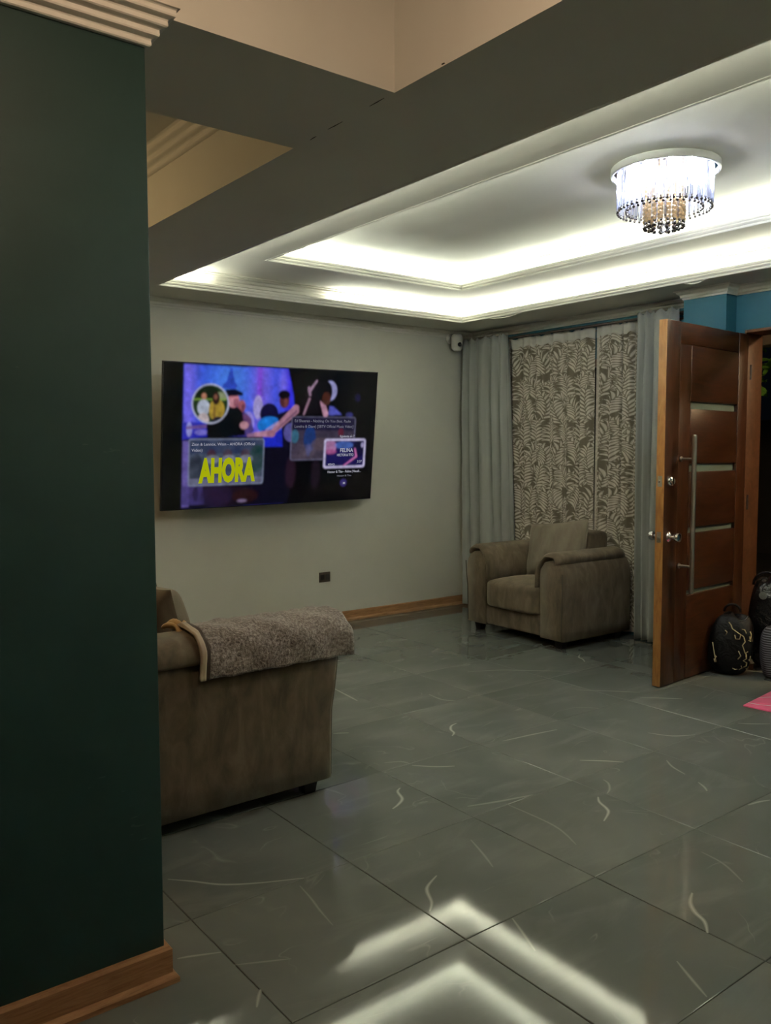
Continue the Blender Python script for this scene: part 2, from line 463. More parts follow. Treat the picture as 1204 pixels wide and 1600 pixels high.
# bright glaze veins seen on single tiles (photo pixels -> floor)
VEINS = [
 ([(713,1130),(705,1134),(704,1140),(709,1145),(706,1150)], .010, .9),
 ([(625,1231),(621,1237),(628,1248),(622,1257),(613,1264)], .010, .9),
 ([(934,1245),(936,1253),(947,1263),(950,1270),(943,1283)], .010, .95),
 ([(942,1218),(950,1224),(952,1233),(948,1240)], .008, .4),
 ([(682,1368),(669,1383),(667,1393),(674,1410),(671,1424)], .009, .9),
 ([(1081,1395),(1078,1410),(1085,1425),(1100,1440),(1105,1458)], .011, .95),
 ([(906,1022),(904,1027),(910,1030),(913,1034)], .010, .9),
 ([(262,1374),(300,1377),(345,1382),(400,1380),(475,1372)], .008, .65),
 ([(277,1498),(300,1494),(345,1488)], .007, .5),
 ([(407,1546),(404,1557),(401,1574)], .007, .6),
 ([(468,1384),(485,1403),(500,1423),(520,1446)], .006, .3),
 ([(730,1050),(780,1047),(840,1048),(905,1049)], .010, .35),
 ([(900,1078),(960,1080),(1000,1082)], .010, .4),
 ([(1000,1090),(1040,1091),(1066,1092)], .010, .55),
 ([(1012,1145),(1050,1150),(1086,1148)], .009, .65),
 ([(905,1188),(945,1189),(974,1191)], .010, .6),
 ([(643,1196),(680,1198),(710,1197)], .010, .55),
 ([(730,1260),(780,1252),(832,1242)], .011, .35),
 ([(1041,1188),(1050,1198),(1070,1210)], .008, .5),
 ([(1090,1222),(1100,1230),(1104,1236)], .008, .5),
 ([(1168,1258),(1185,1253),(1203,1250)], .009, .6),
 ([(1152,1130),(1175,1131),(1203,1131)], .010, .5),
 ([(800,1435),(818,1460),(836,1486)], .007, .5),
 ([(1057,1502),(1080,1530),(1104,1558)], .007, .5),
 ([(790,1256),(865,1290),(900,1320)], .007, .3),
 ([(1095,1331),(1130,1350),(1160,1378)], .007, .3),
 ([(735,1312),(755,1335),(770,1355)], .007, .35),
 ([(520,1075),(545,1088),(558,1095)], .010, .5),
 ([(670,1085),(690,1093),(712,1095)], .012, .3),
 ([(520,1146),(545,1145)], .010, .5),
 ([(600,1192),(625,1190),(640,1193)], .010, .25),
 ([(785,1158),(830,1148),(870,1140)], .010, .5),
 ([(365,1508),(410,1503),(455,1498)], .006, .3),
]
def vein(pts, w, strength):
    P = [Vector(floor_pt(*p)) for p in pts]
    # resample with Catmull-Rom
    Q = []
    for i in range(len(P)-1):
        p0, p1, p2, p3 = P[max(i-1, 0)], P[i], P[i+1], P[min(i+2, len(P)-1)]
        for k in range(6):
            t = k/6
            Q.append(0.5*((2*p1)+(-p0+p2)*t+(2*p0-5*p1+4*p2-p3)*t*t+(-p0+3*p1-3*p2+p3)*t**3))
    Q.append(P[-1])
    n = len(Q); vs_, fs, at = [], [], []
    for i, p in enumerate(Q):
        t = (Q[min(i+1, n-1)]-Q[max(i-1, 0)]).normalized(); s = Vector((-t.y, t.x, 0))
        taper = 0.35+0.65*math.sin(math.pi*min(1, max(0, (i+.5)/n)))
        for k, a in ((-1, 0), (0, strength), (1, 0)):
            q = p+s*(w*taper*k); vs_.append((q.x, q.y, 0.0003)); at.append(a*(0.6+0.4*taper))
        if i:
            b0 = (i-1)*3
            fs += [(b0, b0+1, b0+4, b0+3), (b0+1, b0+2, b0+5, b0+4)]
    mid = Q[n//2]
    par = tiles.get((math.floor((mid.x-TX)/TS), math.floor((mid.y-TY)/TS)), None)
    if par is None: return
    o = par.location
    me = bpy.data.meshes.new('vein'); me.from_pydata([(a-o.x, b2-o.y, c) for a, b2, c in vs_], [], fs)
    me.materials.append(M['tile'])
    A = me.attributes.new('vein', 'FLOAT', 'POINT'); A.data.foreach_set('value', at)
    ob = bpy.data.objects.new('vein', me); COL.objects.link(ob); ob.parent = par
for a in VEINS: vein(*a)

# walls -------------------------------------------------------------
def struct(name, mb, mat, label, cat, **kw):
    return props(mb.build(name, mat, **kw), label, cat, kind='structure')
struct('wall_back', MB().box(-1.15, XW+.15, YW, YW+.15, -.12, TOP), 'cream_wall', 'cream painted wall behind the television', 'wall')
WY0, WY1, WZ0, WZ1 = 4.00, 5.45, 0.30, 2.20
wr = MB()
wr.box(XW, XW+.15, 3.45, WY0, -.12, TOP).box(XW, XW+.15, WY1, YW, -.12, TOP).box(XW, XW+.15, WY0, WY1, -.12, WZ0).box(XW, XW+.15, WY0, WY1, WZ1, TOP)
struct('wall_right', wr, 'blue_wall', 'blue painted wall behind the curtains around the window', 'wall')
struct('wall_column', MB().box(XCOL, XW+.15, 3.13, 3.45, 0, ZS), 'blue_wall', 'blue painted column between curtain and front door', 'wall')
DY0, DY1, DZ = 1.90, 3.06, 2.26
wd = MB().box(XDW, XW+.05, -.88, DY0, 0, ZS).box(XDW, XW+.05, DY1, 3.13, 0, ZS).box(XDW, XW+.05, DY0, DY1, DZ, ZS)
struct('wall_door', wd, 'blue_wall', 'blue painted wall above and beside the front doorway', 'wall')
struct('wall_left', MB().box(XMIN, 0.868, 2.125, 2.32, 0, ZS), 'green_wall', 'dark green painted wall standing beside the sofa', 'wall', bevel=.004)
struct('wall_passage', MB().box(-1.15, -1.0, 2.32, YW, -.12, TOP), 'plain_wall', 'plain wall of the passage behind the sofa', 'wall')
struct('wall_west', MB().box(XMIN-.15, XMIN, YMIN, 2.32, -.12, TOP), 'plain_wall', 'plain side wall of the dining space', 'wall')
struct('wall_front', MB().box(XMIN-.15, 2.05, YMIN-.15, YMIN, -.12, TOP).box(1.9, 2.05, YMIN, -.88, -.12, TOP).box(1.9, XW+.15, -1.03, -.88, -.12, TOP), 'plain_wall', 'plain wall closing the room behind the viewpoint', 'wall')

# ceiling ------------------------------------------------------------
ce = props(empty('ceiling', (0, 0, 0)), 'white stepped tray ceiling with lit coves and a dividing beam', 'ceiling', kind='structure')
T = .12   # trough width
sb = MB()
sb.box(XB0, XB1-T, YMIN, YW, ZS, TOP)                         # dividing beam
sb.box(XMIN, XB0, YB0, YB1, ZS, TOP)                          # cross beam
sb.build('soffit_beam', 'ceiling_white', ce)
so = MB()
so.rect_sweep([(0.004, ZS), (0.004, ZS+.012), (T, ZS+.012), (T, Z1+.02), (1.6, Z1+.02), (1.6, ZS)], OX0, OX1, OY0, OY1)
def clip_box(mb, x0, x1, y0, y1):
    mb.v = [(min(max(x, x0), x1), min(max(y, y0), y1), z) for x, y, z in mb.v]
    return mb
clip_box(so, XB1-T-.001, XW, -.88, YW)
so.build('soffit', 'ceiling_white', ce)
ring = MB()
ring.rect_sweep([(0.004, Z1), (0.004, Z1+.012), (T, Z1+.012), (T, Z2+.03), (.5+T, Z2+.03), (.5+T, Z1)], IX0, IX1, IY0, IY1)
clip_box(ring, OX0-T, OX1+T, OY0-T, OY1+T)
ring.build('tray_ring', 'ceiling_white', ce)
MB().box(IX0-T, IX1+T, IY0-T, IY1+T, Z2, Z2+.1).build('tray_panel', 'ceiling_white', ce)
MB().box(XMIN, XB0, YMIN, YB0, 2.95, TOP+.05).build('dining_panel', 'ceiling_white', ce)
MB().box(-1.0, XB0, YB1, YW, 2.90, TOP+.05).build('passage_panel', 'ceiling_white', ce)
MB().box(XB1-T, XW+.15, -1.03, YW+.15, TOP-.04, TOP+.05).build('roof_slab', 'ceiling_white', ce)
def lip(x0, x1, y0, y1, z):
    p = [(.014, z-.001), (.004, z-.002), (-.004, z-.001), (-.006, z+.006), (-.004, z+.012), (-.009, z+.016), (-.013, z+.024), (-.011, z+.032), (-.015, z+.036), (-.016, z+.046), (-.012, z+.052), (.008, z+.052), (.010, z+.012), (.014, z+.012)]
    MB().rect_sweep(p, x0, x1, y0, y1).build('cove_lip', 'trim_white', ce)
lip(OX0, OX1, OY0, OY1, ZS); lip(IX0, IX1, IY0, IY1, Z1)
def crown(x0, x1, y0, y1, z, nm='crown_moulding'):
    p = [(T+.001, z-.085), (T-.012, z-.085), (T-.016, z-.066), (T-.030, z-.060), (T-.034, z-.042), (T-.052, z-.036), (T-.060, z-.022), (T-.082, z-.018), (T-.086, z-.008), (T-.105, z-.006), (T-.105, z+.001), (T+.001, z+.001)]
    MB().rect_sweep(p, x0, x1, y0, y1).build(nm, 'trim_white', ce)
crown(OX0, OX1, OY0, OY1, Z1); crown(IX0, IX1, IY0, IY1, Z2)
# LED tapes lying in the troughs (one length on the television side has failed)
def tape(x0, x1, y0, y1, z, mat):
    MB().box(x0, x1, y0, y1, z, z+.003).build('led_tape', mat, ce)
zo, zi, q0, q1 = ZS+.043, Z1+.043, .064, .076
tape(OX0-q1, 2.60, OY1+q0, OY1+q1, zo, 'led_outer'); tape(3.74, OX1+q1, OY1+q0, OY1+q1, zo, 'led_outer')
tape(OX0-q1, OX1+q1, OY0-q1, OY0-q0, zo, 'led_outer')
tape(OX1+q0, OX1+q1, OY0-q0, OY1+q0, zo, 'led_outer'); tape(OX0-q1, OX0-q0, OY0-q0, OY1+q0, zo, 'led_outer')
tape(IX0-q1, IX1+q1, IY1+q0, IY1+q1, zi, 'led_inner'); tape(IX0-q1, IX1+q1, IY0-q1, IY0-q0, zi, 'led_inner')
tape(IX1+q0, IX1+q1, IY0-q0, IY1+q0, zi, 'led_inner'); tape(IX0-q1, IX0-q0, IY0-q0, IY1+q0, zi, 'led_inner')
# hairline cracks along the beam joint
def crack(pts, w=.0025):
    mb = MB()
    P = [Vector(floor_pt(u, v, ZS)) for u, v in pts]
    vs_ = []
    for i, p in enumerate(P):
        k = w*(0.4 if i in (0, len(P)-1) else 1)
        vs_ += [(p.x-k, p.y, ZS-.0004), (p.x+k, p.y, ZS-.0004), (p.x+k, p.y, ZS+.002), (p.x-k, p.y, ZS+.002)]
    mb.loft([vs_[i*4:i*4+4] for i in range(len(P))])
    mb.build('crack', 'crack_dark', ce)
crack([(484,219), (490,215), (494,213)]); crack([(512,202), (522,197), (535,190)]); crack([(577,166), (588,160), (600,153)]); crack([(690,101), (694,99)], .004)
# peeling slivers of paint under the lip
for (a, b2) in (((752, 495), (800, 487)), ((1078, 444), (1110, 438))):
    A, B = Vector(floor_pt(*a, ZS)), Vector(floor_pt(*b2, ZS))
    mb = MB(); rows = []
    for k in range(7):
        p = A.lerp(B, k/6); s = math.sin(math.pi*k/6)
        rows.append([(OX1-.002, p.y, ZS-.004-.016*s), (OX1+.022, p.y, ZS-.002-.004*s), (OX1+.022, p.y, ZS-.001), (OX1-.002, p.y, ZS-.002-.013*s)])
    mb.loft(rows).build('paint_flake', 'trim_white', ce)

# cornices on the walls (d to the left of travel = into the room)
CP = [(-.002, ZS-.062), (.006, ZS-.062), (.010, ZS-.050), (.018, ZS-.046), (.022, ZS-.030), (.034, ZS-.022), (.042, ZS-.010), (.052, ZS-.008), (.054, ZS+.001), (-.002, ZS+.001)]
def cornice(name, pts, label, prof=CP):
    return struct(name, MB().path_sweep(prof, pts), 'trim_white', label, 'cornice')
cornice('trim_1', [(XDW, -.88), (XDW, 3.13), (XCOL, 3.13), (XCOL, 3.45), (XW, 3.45), (XW, YW), (-1.0, YW)][::1], 'white plaster cornice along the television wall, window and door')
def ripple(z, dep, hgt, n=26, waves=4, amp=.0035):
    p = [(-.002, z-hgt)]
    for k in range(n+1):
        t = k/n
        p.append((.004+dep*t+amp*math.sin(2*math.pi*waves*t), z-hgt+hgt*t-amp*.7*math.sin(2*math.pi*waves*t)*(0 if k in (0, n) else 1)))
    return p+[(-.002, z+.001)]
CPG = ripple(ZS, .064, .088)
cornice('trim_2', [(0.868, 2.315), (0.868, 2.125), (XMIN, 2.125)][::-1] and [(XMIN, 2.125), (0.868, 2.125), (0.868, 2.315)], 'white plaster cornice on top of the dark green wall', [(-d, z) for d, z in CPG])
PC = 2.90
CPP = ripple(PC, .075, .10, 22, 3, .003)
cornice('trim_3', [(XB0, YB1), (XB0, YW)], 'white crown moulding high inside the passage ceiling recess', CPP)

# skirting
BP = [(-.001, 0), (.024, 0), (.024, .012), (.017, .022), (.012, .026), (.012, .078), (.008, .086), (-.001, .086)]
struct('baseboard_back', MB().path_sweep(BP, [(XW, YW), (-1.0, YW)]), 'oak', 'oak skirting board along the television wall', 'baseboard')
BPG = [(-.001, 0), (-.030, 0), (-.030, .014), (-.024, .022), (-.016, .026), (-.016, .092), (-.010, .100), (.001, .100)]
struct('baseboard_left', MB().path_sweep(BPG, [(XMIN, 2.125), (0.868, 2.125), (0.868, 2.315)]), 'oak', 'oak skirting board under the dark green wall', 'baseboard')

# window ---------------------------------------------------------------
w = empty('window_1', (XW+.06, (WY0+WY1)/2, WZ0))
props(w, 'wood framed window behind the patterned sheers', 'window', kind='structure')
hw, hz = (WY1-WY0)/2, WZ1-WZ0
f = MB().box(-.03, .03, -hw, -hw+.06, 0, hz).box(-.03, .03, hw-.06, hw, 0, hz).box(-.03, .03, -hw, hw, 0, .06).box(-.03, .03, -hw, hw, hz-.06, hz)
f.build('window_frame', 'frame_wood', w)
MB().box(-.035, .035, -.36, -.30, .06, hz-.06).build('mullion', 'frame_wood', w)
MB().box(-.004, .004, -hw+.06, -.36, .06, hz-.06).build('pane', 'window_glass', w)
MB().box(-.004, .004, -.30, hw-.06, .06, hz-.06).build('pane', 'window_glass', w)

# outside ---------------------------------------------------------------
struct('floor_patio', MB().box(XW+.15, 12, -4, 9, -.20, -.03), 'patio', 'dark concrete patio outside the doorway', 'ground')
struct('wall_yard', MB().box(11.8, 12, -4, 9, -.03, 1.9), 'yard_wall', 'dark boundary wall across the yard outside', 'wall')
struct('trim_4', MB().box(7.6, 7.8, 0.0, 6.0, 2.43, 2.60), 'porch_beam', 'pale porch beam outside above the doorway', 'beam', bevel=.006)

struct('ceiling_porch', MB().box(XW+.15, 7.8, -1.0, 6.0, 2.70, 2.80), 'porch_beam', 'pale porch ceiling outside the doorway', 'ceiling')
# ------------------------------------------------------------------ front door
DA = math.atan2(.043, .71)
DW, DH, DT = 1.055, 2.232, .052
# frame
fr = empty('door_2', (XDW, (DY0+DY1)/2, 0))
props(fr, 'brown wooden frame of the open front doorway', 'door frame', kind='structure')
hy = (DY1-DY0)/2
MB().box(-.012, .205, hy-.012, hy+.0, 0.0, DZ).build('jamb', 'frame_wood', fr, bevel=.003)
MB().box(-.012, .205, -hy, -hy+.05, 0.0, DZ).build('jamb', 'frame_wood', fr, bevel=.003)
MB().box(-.012, .205, -hy+.05, hy-.012, DZ-.022, DZ).build('head', 'frame_wood', fr, bevel=.003)
door = empty('door_1', (4.407, 2.986, 0), DA)
props(door, 'open reddish brown wooden front door with four glass slots and steel bar', 'door', kind='structure')
Z0 = 0.008
def board(name, s0, s1, z0, z1, mat, y0=0.0, y1=DT, bev=.003):
    return MB().box(s0, s1, y0, y1, z0, z1).build(name, mat, door, bevel=bev)
board('lock_stile', 0.006, .160, Z0, DH, 'door_stile')
board('edge_band', 0.0, .006, Z0, DH, 'door_edge', bev=.0015)
board('inner_stile', .162, .296, Z0, 2.10, 'door_stile', 0.003, DT-.003)
board('hinge_stile', .902, DW, Z0, DH, 'door_stile')
slots = [(.547, .566), (.938, .964), (1.326, 1.364), (1.716, 1.752)]
zz = Z0
for k, (a, c) in enumerate(slots+[(DH, DH)]):
    if k == 4:
        MB().box(.298, .900, .002, DT-.002, zz, 2.10).box(.162, .900, .002, DT-.002, 2.102, DH).build('panel', 'door_wood', door, bevel=.003)
    else:
        board('panel', .298, .900, zz, a-.006, 'door_wood', .002, DT-.002)
        g = MB().box(.298, .900, .024, .030, a-.006, c+.006).build('glass_strip', 'frosted_glass', door)
        g['label'] = 'frosted glass slot'
    zz = c+.006
# dovetailed pale repair strip low on the lock stile
# pull bar
b_ = MB(); hs, ho = .190, -.088
b_.tube([(hs, ho, .575), (hs, ho, .580), (hs, ho, 1.543), (hs, ho, 1.548)], [.010, .0145, .0145, .010], 14)
pb = b_.build('pull_bar', 'steel', door, autos=True); pb['label'] = 'long vertical brushed steel pull bar'
for z in (.740, 1.400):
    st = MB().lathe([(.017, .0), (.017, -.006), (.009, -.008), (.009, -.080)], 14, (hs, 0, z), 'y').build('standoff', 'steel', door, autos=True)
# locks
for z, kn in ((1.267, False), (.928, True)):
    if kn:
        MB().lathe([(.032, 0), (.032, -.006), (.026, -.012), (.013, -.018), (.012, -.040), (.024, -.048), (.029, -.060), (.026, -.074), (.012, -.080), (.0005, -.081)], 20, (.064, 0, z), 'y').build('knob', 'chrome', door, autos=True)
        MB().lathe([(.032, DT), (.032, DT+.006), (.013, DT+.018), (.012, DT+.036), (.024, DT+.044), (.029, DT+.056), (.026, DT+.070), (.012, DT+.076), (.0005, DT+.077)], 20, (.064, 0, z), 'y').build('knob', 'chrome', door, autos=True)
    else:
        MB().lathe([(.030, 0), (.030, -.008), (.026, -.018), (.018, -.022), (.017, -.030), (.0005, -.031)], 20, (.064, 0, z), 'y').build('deadbolt', 'chrome', door, autos=True)
        MB().lathe([(.026, DT), (.026, DT+.010), (.012, DT+.014), (.0005, DT+.015)], 20, (.064, 0, z), 'y').build('thumb_turn', 'chrome', door, autos=True)
    MB().box(-.0015, .002, .012, .040, z-.032, z+.032).build('latch_plate', 'steel', door)
    MB().lathe([(.008, 0), (.008, -.010), (.0005, -.012)], 12, (0, .026, z), 'x').build('latch_bolt', 'chrome', door, autos=True)
for z in (.25, 1.1, 1.98):
    MB().tube([(DW+.006, -.004, z-.05), (DW+.006, -.004, z+.05)], .008, 10).build('hinge', 'rod_dark', door, autos=True)

# ------------------------------------------------------------------ upholstery
def puff(sx, sy, sz, e=4.0, n=14, crown=0.0, sag=0.0):
    """rounded, slightly crowned block centred on the origin"""
    mb = MB(); bm = bmesh.new()
    bmesh.ops.create_cube(bm, size=2)
    bmesh.ops.subdivide_edges(bm, edges=bm.edges, cuts=n, use_grid_fill=True)
    idx = {}
    for i, v in enumerate(bm.verts):
        idx[v] = i
        p = v.co
        L_ = (abs(p.x)**e+abs(p.y)**e+abs(p.z)**e)**(1/e)
        q = p/L_
        z = q.z*sz/2
        if crown and q.z > 0: z += crown*(1-q.x**2)*(1-q.y**2)*q.z
        mb.v.append((q.x*sx/2, q.y*sy/2, z))
    for f_ in bm.faces: mb.f.append(tuple(idx[v] for v in f_.verts))
    bm.free()
    return mb

def pillow(w, h, t, n=26, seed=0):
    rnd = random.Random(seed); ph = [rnd.uniform(0, 6.28) for _ in range(6)]
    mb = MB()
    def side(sg):
        def fn(u, v):
            a, c = 2*u-1, 2*v-1
            pin = 1-0.06*(1-abs(a))*abs(c)**3
            x = w/2*a*(1-0.07*(1-c*c)*abs(a)**2); y = h/2*c*(1-0.07*(1-a*a)*abs(c)**2)
            k = max(0, (1-a**4)*(1-c**4))**0.55
            wr = 0.006*math.sin(9*a+4*c+ph[0])*k+0.005*math.sin(7*c-5*a+ph[1])*k
            return (x, sg*(t/2*k+wr*k), y)
        return fn
    mb.grid(side(1), n, n); mb.grid(side(-1), n, n)
    return mb

BUL = .018
def arm_mesh(y0, sgn, D, AW, AH, inset=False):
    """padded arm body; y0 = outer face, sgn = direction to the inside"""
    prof = [(0, .065), (0, .20), (-.004, .36), (-.012, .46), (-.016, AH-.14), (-.006, AH-.09), (.020, AH-.055), (.06, AH-.035), (AW*.55, AH-.035), (AW*.8, AH-.06), (AW*.97, AH-.12), (AW, AH-.20), (AW, .20), (AW, .065)]
    if inset: prof = [(0, .065), (0, .20), (0, .36), (.000, AH-.22), (.004, AH-.17), (.016, AH-.125), (.040, AH-.088), (.075, AH-.068), (AW*.55, AH-.062), (AW*.8, AH-.078), (AW*.97, AH-.13), (AW, AH-.20), (AW, .20), (AW, .065)]
    mb = MB(); rings = []
    for x, ins in ((0.0, .012), (.012, .003), (.03, 0), (D*.5, 0), (D-.03, 0), (D-.012, .003), (D, .012)):
        ring = []
        cy_, cz_ = AW/2, AH*.5
        for y, z in prof:
            bul = -BUL*math.exp(-((z-(AH-.18))/.12)**2) if x < .04 else 0
            yy = y+(cy_-y)*ins*2.2; z2 = z+(cz_-z)*ins*1.6
            ring.append((x+bul, y0+sgn*yy, z2))
        rings.append(ring)
    return mb.loft(rings)

def pad_mesh(y0, sgn, x0, x1, AW, AH, th=.036, inset=False, extra=0.0, zlow=.44, zout=None, nx=20):
    """rolled pad lying over the arm: thick ribbon swept along the depth"""
    zout = AH-.10 if zout is None else zout
    cl = [(-.026, zout), (-.022, AH-.068), (-.004, AH-.046), (.030, AH-.034), (AW*.45, AH-.030), (AW*.7, AH-.042), (AW*.92, AH-.080), (AW+.018, AH-.14), (AW+.030, AH-.20), (AW+.034, zlow)]
    if inset: cl = [(.050, AH-.088), (.056, AH-.062), (.074, AH-.044), (.100, AH-.036), (AW*.62, AH-.036), (AW*.8, AH-.052), (AW*.95, AH-.088), (AW+.016, AH-.14), (AW+.028, AH-.20), (AW+.032, zlow)]
    # resample centreline
    P = [Vector((a, c)) for a, c in cl]; Q = []
    for i in range(len(P)-1):
        p0, p1, p2, p3 = P[max(i-1, 0)], P[i], P[i+1], P[min(i+2, len(P)-1)]
        for k in range(3):
            t = k/3
            Q.append(0.5*((2*p1)+(-p0+p2)*t+(2*p0-5*p1+4*p2-p3)*t*t+(-p0+3*p1-3*p2+p3)*t**3))
    Q.append(P[-1]); n = len(Q)
    outer, inner = [], []
    for i, p in enumerate(Q):
        t = (Q[min(i+1, n-1)]-Q[max(i-1, 0)]).normalized(); nn = Vector((-t.y, t.x))
        e = min(i, n-1-i); h = th*(min(1, .35+.25*e))
        outer.append(p+nn*(h+extra)); inner.append(p-nn*h*(0.55))
    prof = outer+inner[::-1]
    mb = MB(); rings = []
    for k in range(nx+1):
        x = x0+(x1-x0)*k/nx
        d = min(x-x0, x1-x); r = .035
        ins = 0 if d > r else (r-math.sqrt(max(0, r*r-(r-d)**2)))
        ring = []
        for i, p in enumerate(prof):
            j = i if i < n else 2*n-1-i
            c_ = (outer[j]+inner[j])/2
            l = (p-c_).length
            pp = c_+(p-c_)*max(.25, 1-ins/max(l, 1e-3)*.9) if l > 1e-5 else p
            ring.append((x, y0+sgn*pp.x, pp.y))
        rings.append(ring)
    return mb.loft(rings), outer

def sofa(name, W, D, AW, AH, seats, back_h, label, cat, inset=False):
    root = empty(name); props(root, label, cat)
    MB().box(.006, D-.02, AW-.01, W-AW+.01, .075, .235).build('base', 'suede', root, bevel=.022, seg=3)
    inner = W-2*AW-.05
    sw = inner/seats
    for k in range(seats):
        s = puff(D-.22, sw+(.04 if inset else -.004), .215, 9, 14, .035)
        s.build('seat_cushion', 'suede', root, loc=((D-.26)/2-.012, AW+.025+sw*(k+.5), .328), smooth=True)
    for k in range(seats):
        bk = puff(.24, sw+.05, back_h-.12, 14, 14)
        bk.v = [(x+(z*.10), y, z) for x, y, z in bk.v]
        bk.build('backrest', 'suede', root, loc=(D-.15, AW+.025+sw*(k+.5), (back_h-.12)/2+.12), smooth=True)
    for y0, sg in ((0, 1), (W, -1)):
        arm_mesh(y0, sg, D, AW, AH, inset).build('arm', 'suede', root, smooth=True, bevel=0)
        pad_mesh(y0, sg, -.022, D-.02, AW, AH, .030 if inset else .036, inset)[0].build('arm_pad', 'suede', root, smooth=True)
        # piping along the front of the arm
        pr = [(0.004, .08), (0.002, .2), (-.002, .36), (-.010, .46), (-.013, AH-.15)]
        MB().tube([(-.001-BUL*math.exp(-((z-(AH-.18))/.12)**2), y0+sg*(y+.004), z) for y, z in pr], .004, 6).build('piping', 'piping_dark', root, smooth=True)
    for x in (.075, D-.085):
        for y in (.075, W-.075):
            MB().loft([[(x-.026, y-.026, 0), (x+.026, y-.026, 0), (x+.026, y+.026, 0), (x-.026, y+.026, 0)],
                       [(x-.036, y-.036, .068), (x+.036, y-.036, .068), (x+.036, y+.036, .068), (x-.036, y+.036, .068)]]).build('foot', 'foot_black', root, bevel=.003)
    return root

BUL = .012
ac = sofa('armchair', 1.02, .775, .215, .715, 1, .82, 'brown suede armchair standing in front of the sheer curtains', 'armchair', True)
ac.location = (4.672, 3.985, 0); ac.rotation_euler = (0, 0, math.radians(-1.5))
BUL = .032
sf = sofa('sofa', 2.15, .98, .23, .755, 2, .86, 'brown suede sofa beside the green wall with a knitted throw', 'sofa')
sf.location = (1.945, 5.06, 0); sf.rotation_euler = (0, 0, math.pi)

# loose cushions
cu = pillow(.60, .43, .17, seed=3).build('cushion', 'cushion_fabric', smooth=True)
props(cu, 'square taupe cushion leaning on the armchair back', 'cushion')
cu.rotation_mode = 'XYZ'
cu.matrix_world = Matrix.Translation((5.125, 4.435, .690)) @ Matrix.Rotation(math.radians(90), 4, 'Z') @ Matrix.Rotation(math.radians(8), 4, 'Y') @ Matrix.Rotation(math.radians(16), 4, 'X')
cu2 = pillow(.46, .44, .19, seed=5).build('cushion', 'cushion_fabric', smooth=True)
props(cu2, 'plump taupe cushion leaning in the sofa corner behind the throw', 'cushion')
cu2.matrix_world = Matrix.Translation((1.39, 3.42, .685)) @ Matrix.Rotation(math.radians(-82), 4, 'Z') @ Matrix.Rotation(math.radians(17), 4, 'X')

# throw over the near arm of the sofa (world coordinates; outer face of that arm at Y = 2.91)
th = empty('throw_blanket', (1.68, 3.02, .70))
props(th, 'heathered brown knitted throw draped over the sofa arm', 'blanket')
AWs, AHs = .23, .755
def throw_piece(x0, x1, extra, name, mat, zlow=.60, zout=.60, tk=.010, wav=.004, seedp=0.0):
    cl = [(-.048, zout), (-.056, AHs-.075), (-.034, AHs-.018), (.020, AHs+.012), (AWs*.45, AHs+.016), (AWs*.7, AHs+.006), (AWs*.92, AHs-.034), (AWs+.058, AHs-.10), (AWs+.066, zlow)]
    P = [Vector(c) for c in cl]; Q = []
    for i in range(len(P)-1):
        p0, p1, p2, p3 = P[max(i-1, 0)], P[i], P[i+1], P[min(i+2, len(P)-1)]
        for k in range(5):
            t = k/5
            Q.append(0.5*((2*p1)+(-p0+p2)*t+(2*p0-5*p1+4*p2-p3)*t*t+(-p0+3*p1-3*p2+p3)*t**3))
    Q.append(P[-1]); n = len(Q); rings = []
    nx = max(4, int((x1-x0)/.012))
    rnd = random.Random(11)
    for k in range(nx+1):
        x = x0+(x1-x0)*k/nx
        # front overhang sags and flares
        fr_ = max(0, (x-1.93)/.12)
        out, inn = [], []
        for i, p in enumerate(Q):
            t = (Q[min(i+1, n-1)]-Q[max(i-1, 0)]).normalized(); nn = Vector((-t.y, t.x))
            wv = wav*(math.sin(x*31+i*.5+seedp)+.7*math.sin(x*57-i*.9)) + rnd.uniform(-.0015, .0015)
            s = i/(n-1)
            dz = -.012*fr_*fr_
            xx = x-.045*fr_*max(0, 1-abs(s-.15)*2.2)*0 + fr_*.035*max(0, (.30-s)/.30)
            o_ = p+nn*(extra+tk+wv); i_ = p+nn*(extra+wv*.6)
            out.append((xx, 2.91+o_.x, o_.y+dz)); inn.append((xx, 2.91+i_.x, i_.y+dz))
        rings.append(out+inn[::-1])
    mb = MB().loft(rings)
    o = th.location
    mb.v = [(a-o.x, b2-o.y, c-o.z) for a, b2, c in mb.v]
    return mb.build(name, mat, th, smooth=True)
throw_piece(1.362, 2.005, 0, 'throw_body', 'throw_knit')
throw_piece(1.346, 1.364, .003, 'dark_border', 'throw_border')
throw_piece(1.326, 1.348, .001, 'cream_edge', 'throw_edge', tk=.014)
# rumpled lining fold at the edge
lf = MB()
def lfn(u, v):
    a = v*2.2
    return (1.30+.075*u+.012*math.sin(5*v+3*u), 3.00+.12*v, .735+.045*math.sin(a)+.012*math.sin(9*u+4*v))
lf.grid(lfn, 10, 10); lf.v = [(a-1.68, b2-3.02, c-.70) for a, b2, c in lf.v]
lf.build('lining_fold', 'throw_lining', th, smooth=True, solid=.012)

# ------------------------------------------------------------------ television
TW = 1.8555; THh = TW*9/16*1.01; TILT = math.radians(7.04); TROLL = math.radians(-.735)
tv = empty('television', (3.282, 5.62, 1.5675))
props(tv, 'large flat television tilted down on the cream wall', 'television')
tv.rotation_euler = (TILT, 0, math.radians(.29))
